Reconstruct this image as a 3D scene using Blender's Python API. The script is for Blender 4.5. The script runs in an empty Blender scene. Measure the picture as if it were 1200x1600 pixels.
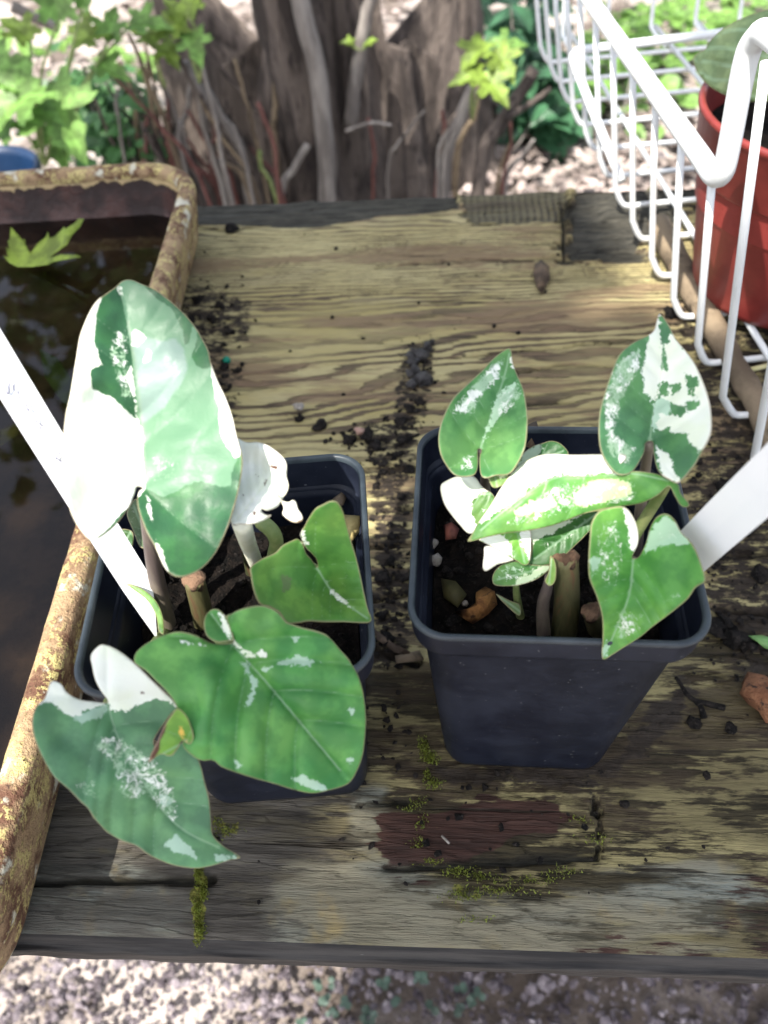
import bpy, bmesh, math, random
import numpy as np
from mathutils import Vector, Matrix
from mathutils.geometry import delaunay_2d_cdt

random.seed(7)
rng = np.random.default_rng(11)
S = bpy.context.scene
COL = S.collection
CM = 0.01

# ------------------------------------------------------------------ camera
TH, ROLL, H_CAM, FPX = math.radians(50.25), math.radians(-5.27), 32.8, 1204.0
fw = np.array([0, math.cos(TH), -math.sin(TH)])
_r = np.array([1.0, 0, 0]); _u = np.cross(_r, fw)
RT = math.cos(ROLL) * _r + math.sin(ROLL) * _u
UP = -math.sin(ROLL) * _r + math.cos(ROLL) * _u
CAM = np.array([0, 0, H_CAM])
cam_d = bpy.data.cameras.new('camera'); cam = bpy.data.objects.new('camera', cam_d); COL.objects.link(cam)
cam_d.sensor_fit = 'HORIZONTAL'; cam_d.sensor_width = 36; cam_d.lens = 36 * FPX / 1200
cam_d.clip_start = 0.01; cam_d.clip_end = 500
m = Matrix.Identity(4)
for i in range(3):
    m[i][0], m[i][1], m[i][2], m[i][3] = RT[i], UP[i], -fw[i], CAM[i] * CM
cam.matrix_world = m
cam_d.dof.use_dof = True; cam_d.dof.focus_distance = 0.285; cam_d.dof.aperture_fstop = 14.5
S.camera = cam

# ------------------------------------------------------------------ sky, sun, exposure
SUN = np.array([-0.34, -0.40, 0.85]); SUN /= np.linalg.norm(SUN)
W = bpy.data.worlds.new('World'); S.world = W; W.use_nodes = True
wn = W.node_tree.nodes; wl = W.node_tree.links
bg = wn['Background']
sky = wn.new('ShaderNodeTexSky'); sky.sky_type = 'NISHITA'; sky.sun_disc = False
sky.sun_elevation = math.asin(SUN[2]); sky.sun_rotation = math.atan2(SUN[0], SUN[1])
sky.dust_density = 3.0; sky.air_density = 1.0; sky.ozone_density = 1.0
hs = wn.new('ShaderNodeHueSaturation'); hs.inputs['Saturation'].default_value = 0.55
wl.new(sky.outputs[0], hs.inputs['Color']); wl.new(hs.outputs[0], bg.inputs[0])
bg.inputs[1].default_value = 0.14
sl = bpy.data.lights.new('sun', 'SUN'); sl.energy = 4.0; sl.angle = math.radians(0.53); sl.color = (1, 0.95, 0.87)
so = bpy.data.objects.new('sun', sl); COL.objects.link(so)
so.rotation_euler = Vector(SUN).to_track_quat('Z', 'Y').to_euler(); so.location = (0, 0, 5)
S.view_settings.view_transform = 'Standard'; S.view_settings.look = 'None'
S.view_settings.exposure = 1.55; S.view_settings.gamma = 1.0

# ------------------------------------------------------------------ projection helpers (centimetres)
def ray(x, y):
    d = fw + RT * (x - 600) / FPX + UP * (800 - y) / FPX
    return d / np.linalg.norm(d)
def at(x, y, z):
    d = ray(x, y); return CAM + d * (z - H_CAM) / d[2]
def aty(x, y, Y):
    d = ray(x, y); return CAM + d * Y / d[1]
def atd(x, y, dist): return CAM + ray(x, y) * dist
def nrm(v): v = np.asarray(v, float); return v / np.linalg.norm(v)

# ------------------------------------------------------------------ scene helpers
def tag(o, label=None, cat=None, group=None, kind=None):
    if label: o['label'] = label
    if cat: o['category'] = cat
    if group: o['group'] = group
    if kind: o['kind'] = kind
    return o
def empty(name, loc=(0, 0, 0), rz=0):
    o = bpy.data.objects.new(name, None); COL.objects.link(o)
    o.location = [c * CM for c in loc]; o.rotation_euler.z = rz; o.empty_display_size = 0.02
    return o
def link(name, me, mat=None, parent=None, smooth=True):
    o = bpy.data.objects.new(name, me); COL.objects.link(o)
    if mat: me.materials.append(mat)
    if smooth and len(me.polygons): me.polygons.foreach_set('use_smooth', [True] * len(me.polygons))
    if parent:
        o.parent = parent
        bpy.context.view_layer.update()
        o.matrix_parent_inverse = parent.matrix_world.inverted()
    return o
def mesh(name, V, F, mat=None, parent=None, smooth=True):
    """V in world centimetres"""
    me = bpy.data.meshes.new(name)
    me.from_pydata([tuple(float(c) * CM for c in v) for v in V], [], [tuple(int(i) for i in f) for f in F]); me.update()
    return link(name, me, mat, parent, smooth)
def setattr_f(o, name, arr):
    a = o.data.attributes.new(name, 'FLOAT', 'POINT'); a.data.foreach_set('value', np.asarray(arr, np.float32))
def setattr_c(o, name, arr):
    a = o.data.attributes.new(name, 'FLOAT_COLOR', 'POINT')
    arr = np.asarray(arr, np.float32)
    if arr.shape[1] == 3: arr = np.hstack([arr, np.ones((len(arr), 1), np.float32)])
    a.data.foreach_set('color', arr.ravel())

def spline(P, n):
    """Catmull-Rom through points P (open) -> n samples"""
    P = np.asarray(P, float)
    if len(P) == 2: return P[0] + (P[1] - P[0]) * np.linspace(0, 1, n)[:, None]
    Q = np.vstack([2 * P[0] - P[1], P, 2 * P[-1] - P[-2]])
    out = []
    for t in np.linspace(0, len(P) - 1 - 1e-6, n):
        i = int(t); f = t - i; a, b, c, d = Q[i:i + 4]
        out.append(0.5 * ((2 * b) + (-a + c) * f + (2 * a - 5 * b + 4 * c - d) * f * f + (-a + 3 * b - 3 * c + d) * f ** 3))
    return np.array(out)
def closed_spline(P, per=5):
    P = np.asarray(P, float); n = len(P); out = []
    for i in range(n):
        a, b, c, d = P[i - 1], P[i], P[(i + 1) % n], P[(i + 2) % n]
        for k in range(per):
            f = k / per
            out.append(0.5 * ((2 * b) + (-a + c) * f + (2 * a - 5 * b + 4 * c - d) * f * f + (-a + 3 * b - 3 * c + d) * f ** 3))
    return np.array(out)

def tube_vf(P, R, n=8, squash=None, lump=0.0, caps=True):
    P = np.asarray(P, float); R = np.broadcast_to(np.asarray(R, float), (len(P),))
    V = []; F = []
    T = np.gradient(P, axis=0); T /= np.linalg.norm(T, axis=1)[:, None] + 1e-9
    ref = np.array([0, 0, 1.0]) if abs(T[0][2]) < 0.9 else np.array([1.0, 0, 0])
    N = nrm(np.cross(np.cross(T[0], ref), T[0]))
    for i in range(len(P)):
        N = N - T[i] * (N @ T[i]); N = nrm(N); B = np.cross(T[i], N)
        for k in range(n):
            a = 2 * math.pi * k / n
            l = 1 + lump * (random.random() - .5)
            V.append(P[i] + R[i] * l * (N * math.cos(a) + B * math.sin(a)))
    for i in range(len(P) - 1):
        for k in range(n):
            F.append((i * n + k, i * n + (k + 1) % n, (i + 1) * n + (k + 1) % n, (i + 1) * n + k))
    if caps:
        F.append(tuple(range(n - 1, -1, -1))); F.append(tuple((len(P) - 1) * n + k for k in range(n)))
    return V, F
def tube(name, P, R, mat, parent=None, n=8, lump=0.0):
    V, F = tube_vf(P, R, n, lump=lump); return mesh(name, V, F, mat, parent)

# numpy value noise
_LAT = rng.random((256, 256))
def vnoise(x, y, seed=0):
    x = np.asarray(x, float) + seed * 17.31; y = np.asarray(y, float) + seed * 9.77
    xi = np.floor(x).astype(int); yi = np.floor(y).astype(int)
    fx = x - xi; fy = y - yi; fx = fx * fx * (3 - 2 * fx); fy = fy * fy * (3 - 2 * fy)
    g = lambda a, b: _LAT[(a) & 255, (b) & 255]
    return (g(xi, yi) * (1 - fx) + g(xi + 1, yi) * fx) * (1 - fy) + (g(xi, yi + 1) * (1 - fx) + g(xi + 1, yi + 1) * fx) * fy
def fbm(x, y, o=4, seed=0):
    s = 0; a = 0.5; t = 0
    for k in range(o):
        s = s + a * vnoise(x * 2 ** k, y * 2 ** k, seed + k); t += a; a *= 0.5
    return s / t
def sstep(x, a, b):
    t = np.clip((np.asarray(x, float) - a) / (b - a), 0, 1); return t * t * (3 - 2 * t)
def sdf(P, poly):
    """signed distance, positive inside"""
    P = np.asarray(P, float); Q = np.asarray(poly, float)
    d = np.full(len(P), 1e9); ins = np.zeros(len(P), bool)
    for i in range(len(Q)):
        a, b = Q[i], Q[(i + 1) % len(Q)]; e = b - a
        t = np.clip(((P - a) @ e) / (e @ e + 1e-12), 0, 1)
        d = np.minimum(d, np.linalg.norm(P - a - t[:, None] * e, axis=1))
        c = ((a[1] > P[:, 1]) != (b[1] > P[:, 1]))
        xx = (b[0] - a[0]) * (P[:, 1] - a[1]) / (b[1] - a[1] + 1e-12) + a[0]
        ins ^= c & (P[:, 0] < xx)
    return np.where(ins, d, -d)
def pdist(P, line):
    P = np.asarray(P, float); Q = np.asarray(line, float); d = np.full(len(P), 1e9)
    for i in range(len(Q) - 1):
        a, b = Q[i], Q[i + 1]; e = b - a
        t = np.clip(((P - a) @ e) / (e @ e + 1e-12), 0, 1)
        d = np.minimum(d, np.linalg.norm(P - a - t[:, None] * e, axis=1))
    return d

# ------------------------------------------------------------------ material helpers
class NT:
    def __init__(s, name):
        s.m = bpy.data.materials.new(name); s.m.use_nodes = True; s.t = s.m.node_tree
        s.b = s.t.nodes['Principled BSDF']; s.out = s.t.nodes['Material Output']
    def n(s, typ, **kw):
        nd = s.t.nodes.new('ShaderNode' + typ)
        for k, v in kw.items(): setattr(nd, k, v)
        return nd
    def l(s, a, b): s.t.links.new(a, b)
    def set(s, sock, v):
        if hasattr(v, 'default_value') or hasattr(v, 'links'): s.l(v, sock)
        else: sock.default_value = v
    def attr(s, name): return s.n('Attribute', attribute_name=name)
    def noise(s, scale, detail=4, rough=0.55, vec=None, dist=0.0):
        nd = s.n('TexNoise'); nd.inputs['Scale'].default_value = scale; nd.inputs['Detail'].default_value = detail
        nd.inputs['Roughness'].default_value = rough; nd.inputs['Distortion'].default_value = dist
        if vec is not None: s.l(vec, nd.inputs['Vector'])
        return nd.outputs['Fac']
    def coord(s, kind='Object', scale=(1, 1, 1), rot=(0, 0, 0)):
        tc = s.n('TexCoord'); mp = s.n('Mapping'); mp.inputs['Scale'].default_value = scale; mp.inputs['Rotation'].default_value = rot
        s.l(tc.outputs[kind], mp.inputs['Vector']); return mp.outputs[0]
    def math(s, op, a, b=None, c=None, clamp=False):
        nd = s.n('Math', operation=op); nd.use_clamp = clamp
        for i, v in enumerate((a, b, c)):
            if v is not None: s.set(nd.inputs[i], v)
        return nd.outputs[0]
    def ramp(s, f, a, b, lo=0.0, hi=1.0):
        nd = s.n('MapRange', interpolation_type='SMOOTHSTEP'); s.set(nd.inputs[0], f)
        for i, v in enumerate((a, b, lo, hi)): nd.inputs[i + 1].default_value = v
        return nd.outputs[0]
    def mix(s, f, a, b):
        nd = s.n('Mix', data_type='RGBA'); s.set(nd.inputs['Factor'], f)
        for k, v in ((6, a), (7, b)):
            if isinstance(v, (tuple, list)): nd.inputs[k].default_value = (*v[:3], 1)
            else: s.l(v, nd.inputs[k])
        return nd.outputs[2]
    def bump(s, h, strength=0.4, dist=0.001):
        nd = s.n('Bump'); nd.inputs['Strength'].default_value = strength; nd.inputs['Distance'].default_value = dist
        s.l(h, nd.inputs['Height']); s.l(nd.outputs[0], s.b.inputs['Normal']); return nd
    def done(s, col=None, rough=None, spec=None):
        if col is not None:
            if isinstance(col, (tuple, list)): s.b.inputs['Base Color'].default_value = (*col[:3], 1)
            else: s.l(col, s.b.inputs['Base Color'])
        if rough is not None: s.set(s.b.inputs['Roughness'], rough)
        if spec is not None: s.b.inputs['Specular IOR Level'].default_value = spec
        return s.m

def two_tone(name, a, b, scale, rough=0.7, bump=0.3, bd=0.001, c=None, spec=0.3, stretch=(1, 1, 1), lo=0.4, hi=0.6):
    t = NT(name); v = t.coord(scale=stretch)
    f = t.noise(scale, 6, 0.6, v); col = t.mix(t.ramp(f, lo, hi), a, b)
    if c: col = t.mix(t.ramp(t.noise(scale * 3.1, 5, 0.6, v), 0.55, 0.68), col, c)
    t.bump(t.noise(scale * 4, 6, 0.65, v), bump, bd)
    return t.done(col, rough, spec)

def translucent_leaf(name, col, trans=0.35, rough=0.45, scale=60, var=0.35):
    t = NT(name); v = t.coord(); f = t.noise(scale, 4, 0.6, v)
    dark = tuple(c * (1 - var) for c in col); lite = tuple(min(1, c * (1 + var)) for c in col)
    c = t.mix(t.ramp(f, .35, .65), dark, lite); t.done(c, rough, 0.4)
    tr = t.n('BsdfTranslucent'); t.l(c, tr.inputs[0]); mx = t.n('MixShader'); mx.inputs[0].default_value = trans
    t.l(t.b.outputs[0], mx.inputs[1]); t.l(tr.outputs[0], mx.inputs[2]); t.l(mx.outputs[0], t.out.inputs[0])
    return t.m

# variegated leaf material: signed-distance attributes from the pigment map, broken up by noise
def leaf_material():
    t = NT('variegated_leaf'); v = t.coord()
    jag = t.math('SUBTRACT', t.math('ADD', t.math('MULTIPLY', t.noise(380, 5, 0.65, v), .6), t.math('MULTIPLY', t.noise(1100, 4, .65, v), .4)), 0.5)
    jagp = t.math('MULTIPLY', jag, t.attr('jag').outputs['Fac'])
    def region(name, k=0.55):
        a = t.attr(name).outputs['Fac']
        return t.math('ADD', t.math('MULTIPLY', t.math('ADD', a, jagp), k), 0.5, clamp=True)
    base = t.attr('basecol').outputs['Color']
    mott = t.noise(150, 4, 0.55, v)
    dk = t.n('HueSaturation'); t.l(base, dk.inputs['Color']); dk.inputs['Value'].default_value = 0.74; dk.inputs['Hue'].default_value = 0.51
    base = t.mix(t.ramp(mott, .4, .62), dk.outputs[0], base)
    yl = t.n('HueSaturation'); t.l(base, yl.inputs['Color']); yl.inputs['Value'].default_value = 1.28; yl.inputs['Hue'].default_value = 0.472
    base = t.mix(t.ramp(t.noise(48, 3, .5, v), .42, .66, 0, .85), base, yl.outputs[0])
    vein = t.attr('vein').outputs['Fac']
    vf = t.ramp(vein, 0.3, 2.8, 0.42, 0.0)
    pale = (0.34, 0.50, 0.33); white = (0.80, 0.83, 0.76)
    col = t.mix(vf, base, pale)
    col = t.mix(region('pale'), col, t.attr('palecol').outputs['Color'])
    # speckle
    sp = t.noise(620, 8, 0.80, v, 0.9); spa = t.attr('speck').outputs['Fac']
    spf = t.math('MULTIPLY', t.math('ADD', t.math('SUBTRACT', sp, 1.0), t.math('MULTIPLY', spa, 0.725)), 13.0, clamp=True)
    spc = t.mix(t.ramp(t.noise(260, 3, .5, v), .45, .55), pale, white)
    col = t.mix(spf, col, spc)
    wf = region('white')
    hole = t.math('SUBTRACT', t.noise(300, 2, .5, v), 0.72)
    wcol = t.mix(t.ramp(t.noise(90, 3, .5, v), .35, .7), white, (0.76, 0.81, 0.66))
    wcol = t.mix(t.ramp(vein, .2, 2.2, .2, 0), wcol, (0.62, 0.70, 0.42))
    col = t.mix(wf, col, wcol)
    col = t.mix(region('dark', .9), col, base)
    br = t.attr('brown').outputs['Fac']
    col = t.mix(t.math('ADD', t.math('MULTIPLY', t.math('ADD', br, t.math('MULTIPLY', jag, 6.0)), .6), .5, clamp=True), col, (0.10, 0.045, 0.03))
    ed = t.attr('edge').outputs['Fac']
    col = t.mix(t.ramp(ed, .25, 2.0, .6, 0.0), col, (0.36, 0.27, 0.17))
    h = t.math('ADD', t.noise(160, 4, .5, v), t.math('MULTIPLY', t.noise(900, 3, .5, v), .18))
    t.bump(h, 0.28, 0.0012)
    t.done(col, t.ramp(t.noise(200, 3, .5, v), .3, .7, .38, .54), 0.36)
    tr = t.n('BsdfTranslucent'); t.l(col, tr.inputs[0]); mx = t.n('MixShader'); mx.inputs[0].default_value = 0.22
    t.l(t.b.outputs[0], mx.inputs[1]); t.l(tr.outputs[0], mx.inputs[2]); t.l(mx.outputs[0], t.out.inputs[0])
    return t.m

MAT = {}
MAT['leaf'] = leaf_material()
def wood_material():
    t = NT('weathered_plywood'); v = t.coord()
    vs = t.coord(scale=(0.09, 1, 1))
    F = t.attr('ring').outputs['Fac']; A = t.attr('maskA'); B = t.attr('maskB')
    sa = t.n('SeparateColor'); t.l(A.outputs['Color'], sa.inputs[0]); sb = t.n('SeparateColor'); t.l(B.outputs['Color'], sb.inputs[0])
    dirt, red, grey = sa.outputs; rec, low, band = sb.outputs
    moss = A.outputs['Alpha']; wet = B.outputs['Alpha']
    fine = t.noise(420, 6, .65, vs)      # streaks along the grain
    fib = t.noise(1500, 4, .6, vs)
    blot = t.noise(14, 5, .55, t.coord(scale=(.35, 1, 1)))
    wob = t.math('MULTIPLY', t.math('SUBTRACT', t.noise(55, 5, .6, t.coord(scale=(.22, 1, 1))), .5), .9)
    ph = t.math('ADD', F, wob)
    tri = t.math('PINGPONG', ph, .5)                       # 0..0.5
    rag = t.math('MULTIPLY', t.math('SUBTRACT', fine, .5), .85)
    k = t.math('ADD', t.math('ADD', tri, rag), t.math('MULTIPLY', t.math('SUBTRACT', blot, .5), .55))
    line = t.ramp(k, .15, .25, 1.0, 0.0)
    line = t.math('MULTIPLY', t.math('MULTIPLY', line, band), t.ramp(t.noise(22, 5, .6, t.coord(scale=(.3, 1, 1))), .32, .58, .35, 1.0))
    tan = t.mix(t.ramp(blot, .35, .65), (0.31, 0.262, 0.110), (0.40, 0.352, 0.182))
    tan = t.mix(t.ramp(t.noise(30, 4, .6, t.coord(scale=(.3, 1, 1))), .5, .72), tan, (0.36, 0.315, 0.17))
    tan = t.mix(t.ramp(fib, .45, .75, 0, .5), tan, (0.27, 0.215, 0.115))
    dark = t.mix(t.ramp(fine, .4, .65), (0.075, 0.056, 0.036), (0.16, 0.115, 0.068))
    col = t.mix(line, tan, dark)
    # brown weathered blotches that follow the grain
    bl = t.ramp(t.math('ADD', t.noise(20, 6, .62, t.coord(scale=(.16, 1, 1))), t.math('MULTIPLY', rag, .3)), .52, .60)
    col = t.mix(t.math('MULTIPLY', bl, .78), col, t.mix(fine, (0.13, 0.088, 0.055), (0.23, 0.155, 0.095)))
    # lower smoother zone: grey brown wood with stains
    dgn = t.coord(scale=(.22, 1, 1), rot=(0, 0, .12))
    comb = t.math('MULTIPLY', t.math('SUBTRACT', t.noise(300, 5, .7, t.coord(scale=(.16, 1, 1), rot=(0, 0, .05))), .5), .62)
    patch = t.math('ADD', t.noise(34, 6, .62, dgn), comb)
    lowt = t.mix(t.ramp(t.noise(26, 5, .6, dgn), .4, .62), (0.13, 0.108, 0.052), (0.30, 0.258, 0.120))
    lowt = t.mix(t.ramp(fib, .42, .72, 0, .55), lowt, (0.11, 0.088, 0.05))
    lowd = t.mix(t.ramp(fine, .35, .68), (0.015, 0.012, 0.006), (0.055, 0.044, 0.022))
    lowc = t.mix(t.ramp(patch, .425, .50), lowt, lowd)
    stain = t.ramp(t.math('ADD', t.noise(11, 6, .62, t.coord(scale=(.32, 1, 1))), t.math('MULTIPLY', comb, .4)), .48, .52)
    lowc = t.mix(t.math('MULTIPLY', stain, .78), lowc, t.mix(fine, (0.022, 0.016, 0.010), (0.065, 0.046, 0.027)))
    lowg = t.mix(t.ramp(t.noise(60, 6, .65, t.coord(scale=(.1, 1, 1))), .4, .62), (0.045, 0.040, 0.034), (0.135, 0.122, 0.102))
    sepx = t.n('SeparateXYZ'); t.l(v, sepx.inputs[0])
    lowc = t.mix(t.ramp(t.math('ADD', sepx.outputs[0], t.math('MULTIPLY', t.noise(20, 5, .6, v), .06)), -.015, .03, .85, 0.0), lowc, lowg)
    col = t.mix(low, col, lowc)
    gr = t.mix(t.ramp(t.noise(28, 4, .5, t.coord(scale=(.3, 1, 1))), .4, .65), (0.20, 0.182, 0.125), (0.185, 0.20, 0.172))
    gr = t.mix(t.ramp(t.noise(40, 4, .5, v), .56, .68), gr, (0.30, 0.235, 0.11))
    gr = t.mix(t.ramp(fib, .42, .72, 0, .45), gr, (0.2, .17, .12))
    col = t.mix(t.math('MULTIPLY', t.math('MULTIPLY', grey, t.ramp(patch, .48, .58, 1.0, .25)), .92), col, gr)
    rd = t.mix(t.ramp(fine, .35, .7), (0.030, 0.015, 0.011), (0.062, 0.030, 0.022))
    col = t.mix(t.math('MULTIPLY', t.ramp(t.math('ADD', red, t.math('MULTIPLY', comb, 2.4)), .42, .62), t.ramp(red, .05, .3)), col, rd)
    col = t.mix(rec, col, t.mix(t.ramp(fine, .35, .7), (0.022, 0.021, 0.017), (0.075, 0.07, 0.055)))
    ms = t.mix(t.ramp(t.noise(700, 4, .6, v), .4, .62), (0.07, 0.07, 0.014), (0.22, 0.215, 0.045))
    mz = t.math('MULTIPLY', t.math('ADD', t.math('SUBTRACT', moss, .62), t.math('MULTIPLY', t.noise(260, 5, .65, v), .95)), 1.0)
    col = t.mix(t.math('MULTIPLY', t.ramp(mz, .48, .62), t.math('MINIMUM', t.math('MULTIPLY', moss, 3.0), 1.0)), col, ms)
    so = t.mix(t.noise(600, 5, .7, v), (0.008, 0.006, 0.005), (0.05, 0.038, 0.027))
    dz = t.math('ADD', t.math('SUBTRACT', dirt, .5), t.math('MULTIPLY', t.math('SUBTRACT', t.noise(170, 6, .7, t.coord(scale=(.5, 1, 1))), .5), 1.5))
    col = t.mix(t.math('MULTIPLY', t.ramp(dz, -.05, .16), t.math('MINIMUM', t.math('MULTIPLY', dirt, 4.0), 1.0)), col, so)
    # pin-point dirt specks
    col = t.mix(t.ramp(t.noise(900, 2, .5, v), .74, .78), col, (0.03, 0.024, 0.018))
    chk = t.ramp(t.noise(170, 4, .6, t.coord(scale=(.045, 1, 1), rot=(0, 0, .03))), .625, .665)
    chk = t.math('MULTIPLY', chk, t.math('ADD', t.math('MULTIPLY', low, .35), .5))
    col = t.mix(chk, col, (0.022, 0.017, 0.011))
    hh = t.math('ADD', t.math('MULTIPLY', t.math('ADD', line, t.math('MULTIPLY', chk, 1.5)), -1.0), t.math('ADD', fine, t.math('MULTIPLY', fib, .6)))
    t.bump(hh, .8, .0014)
    rg = t.math('SUBTRACT', t.ramp(blot, .3, .7, .62, .78), t.math('MULTIPLY', wet, .48))
    return t.done(col, rg, .2)
MAT['wood'] = wood_material()
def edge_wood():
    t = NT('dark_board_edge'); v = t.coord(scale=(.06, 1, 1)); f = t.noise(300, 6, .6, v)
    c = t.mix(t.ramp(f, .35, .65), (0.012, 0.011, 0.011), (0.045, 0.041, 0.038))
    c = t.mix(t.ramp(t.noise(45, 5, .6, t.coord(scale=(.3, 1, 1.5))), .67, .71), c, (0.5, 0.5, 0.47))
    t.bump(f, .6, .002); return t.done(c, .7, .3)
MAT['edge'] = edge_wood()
def pot_material():
    t = NT('navy_black_plastic'); v = t.coord()
    dust = t.noise(35, 6, .65, v)
    c = t.mix(t.ramp(dust, .35, .75), (0.0062, 0.0082, 0.0160), (0.016, 0.020, 0.033))
    sc = t.ramp(t.noise(230, 3, .5, t.coord(scale=(.35, 1, 1), rot=(.3, .5, .6))), .75, .79)
    spk = t.ramp(t.noise(650, 3, .5, v), .70, .745)
    c = t.mix(t.math('MULTIPLY', t.math('MAXIMUM', sc, spk), .3), c, (0.36, 0.37, 0.39))
    t.bump(t.noise(300, 3, .5, v), .08, .0006)
    return t.done(c, t.ramp(dust, .3, .7, .36, .5), .22)
MAT['pot'] = pot_material()
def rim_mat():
    t = NT('sky_sheen_rim'); v = t.coord(); f = t.noise(60, 5, .6, v)
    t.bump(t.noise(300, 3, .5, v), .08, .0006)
    return t.done(t.mix(t.ramp(f, .35, .7), (0.016, 0.023, 0.031), (0.042, 0.055, 0.064)), .4, .4)  # same plastic as the pot, lightened to paint in the sky's sheen
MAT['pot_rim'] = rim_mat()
MAT['soil'] = two_tone('potting_soil', (0.004, 0.0035, 0.003), (0.014, 0.010, 0.008), 220, .9, 1.0, .004, c=(0.032, .024, .018), spec=.15)
MAT['crumb'] = two_tone('dark_soil_crumb', (0.006, 0.005, 0.0045), (0.024, 0.019, 0.016), 260, .85, 1.0, .003, c=(.055, .046, .04), spec=.2)
MAT['bark_bit'] = two_tone('orange_bark_bit', (0.16, 0.065, 0.02), (0.36, 0.17, 0.05), 120, .75, .8, .002, c=(.09, .04, .02))
MAT['brown_leaf'] = two_tone('dry_brown_leaf', (0.055, 0.038, 0.026), (0.14, 0.095, 0.06), 90, .7, .6, .002)
MAT['stone'] = two_tone('pale_grit', (0.2, 0.18, 0.15), (0.34, 0.31, 0.28), 200, .8, .4)
MAT['clay'] = two_tone('terracotta_lump', (0.17, 0.07, 0.034), (0.24, 0.11, 0.055), 90, .85, .9, .003, c=(0.03, .02, .016))
def label_mat():
    t = NT('white_plastic_label'); v = t.coord(); t.bump(t.noise(80, 2, .5, v), .03, .001)
    return t.done(t.mix(t.noise(60, 4, .6, v), (0.66, .68, .70), (.76, .77, .78)), .32, .5)
MAT['label'] = label_mat()
MAT['ink'] = NT('pencil_ink').done((0.10, 0.10, 0.17), .6, .2)
def wire_mat():
    t = NT('white_coated_wire'); v = t.coord()
    c = t.mix(t.ramp(t.noise(25, 5, .6, v), .55, .75), (0.68, .70, .70), (.55, .56, .54))
    c = t.mix(t.ramp(t.noise(160, 3, .5, v), .73, .77), c, (.22, .17, .12))
    t.bump(t.noise(150, 3, .5, v), .06, .001); return t.done(c, .35, .5)
MAT['wire'] = wire_mat()
def red_mat():
    t = NT('terracotta_red_plastic'); v = t.coord()
    c = t.mix(t.ramp(t.noise(30, 5, .6, v), .35, .7), (0.15, 0.020, 0.018), (0.23, 0.036, 0.03))
    t.bump(t.noise(200, 3, .5, v), .05, .001); return t.done(c, .42, .45)
MAT['red'] = red_mat()
def rust_mat():
    t = NT('rusty_enamel'); v = t.coord()
    n1 = t.noise(42, 7, .68, v); n2 = t.noise(110, 6, .7, v); n3 = t.noise(520, 4, .65, v)
    c = t.mix(t.ramp(n1, .42, .58), (0.11, 0.05, 0.028), (0.33, 0.225, 0.125))
    c = t.mix(t.ramp(t.math('ADD', t.math('MULTIPLY', n2, .6), t.math('MULTIPLY', n3, .45)), .525, .60), c, (0.50, 0.42, 0.17))
    c = t.mix(t.ramp(t.noise(70, 5, .6, t.coord(rot=(.4, .2, .9))), .58, .66), c, (0.52, 0.50, 0.40))
    c = t.mix(t.ramp(n3, .58, .68), c, (0.055, 0.026, 0.016))
    t.bump(t.math('ADD', n3, n2), .9, .0018); return t.done(c, .72, .35)
MAT['rust'] = rust_mat()
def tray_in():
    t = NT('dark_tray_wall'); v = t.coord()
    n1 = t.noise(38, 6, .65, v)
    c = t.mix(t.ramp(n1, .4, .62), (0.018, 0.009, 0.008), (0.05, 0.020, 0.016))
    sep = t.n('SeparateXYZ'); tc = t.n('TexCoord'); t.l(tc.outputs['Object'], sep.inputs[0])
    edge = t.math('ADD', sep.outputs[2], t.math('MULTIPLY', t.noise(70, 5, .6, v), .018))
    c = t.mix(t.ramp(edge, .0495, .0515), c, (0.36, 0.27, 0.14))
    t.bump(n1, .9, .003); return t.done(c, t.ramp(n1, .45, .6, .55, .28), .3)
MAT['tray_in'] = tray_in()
def water_mat():
    t = NT('murky_water'); v = t.coord()
    tb = t.n('BsdfTransparent'); tb.inputs[0].default_value = (0.46, 0.40, 0.32, 1)
    gl = t.n('BsdfGlossy'); gl.inputs['Roughness'].default_value = 0.02; gl.inputs[0].default_value = (.95, .97, 1, 1)
    fr = t.n('Fresnel'); fr.inputs[0].default_value = 1.333
    bp = t.n('Bump'); bp.inputs['Strength'].default_value = .06; bp.inputs['Distance'].default_value = .002
    t.l(t.noise(28, 2, .4, v), bp.inputs['Height']); t.l(bp.outputs[0], gl.inputs['Normal']); t.l(bp.outputs[0], fr.inputs['Normal'])
    mx = t.n('MixShader'); t.l(fr.outputs[0], mx.inputs[0]); t.l(tb.outputs[0], mx.inputs[1]); t.l(gl.outputs[0], mx.inputs[2])
    t.l(mx.outputs[0], t.out.inputs[0]); return t.m
MAT['water'] = water_mat()
MAT['mud'] = two_tone('tray_mud', (0.075, 0.058, 0.042), (0.13, 0.10, 0.075), 40, .9, .6, .003)
MAT['bark'] = two_tone('grey_bark', (0.045, 0.036, 0.032), (0.15, 0.122, 0.105), 26, .9, 1.0, .012, c=(0.025, .02, .02), stretch=(1, 1, .22))
MAT['bark2'] = two_tone('smooth_grey_bark', (0.13, 0.115, 0.105), (0.24, 0.22, 0.20), 40, .8, .6, .004, stretch=(1, 1, .2))
MAT['redtwig'] = two_tone('red_brown_twig', (0.09, 0.035, 0.03), (0.14, 0.06, 0.05), 30, .7)
MAT['stick'] = two_tone('dry_stick', (0.10, 0.075, 0.05), (0.21, 0.16, 0.105), 60, .8, .8, .003, c=(.06, .045, .03), stretch=(.25, .25, .25))
MAT['ground'] = two_tone('dry_soil', (0.13, 0.105, 0.09), (0.42, 0.37, 0.34), 5, .95, 1.0, .02, c=(0.09, .072, .062), spec=.15)
MAT['gravel'] = two_tone('soil_crumbs', (0.07, 0.058, 0.066), (0.22, 0.19, 0.205), 38, .95, .8, .004, c=(.38, .34, .355), spec=.15)
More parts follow.
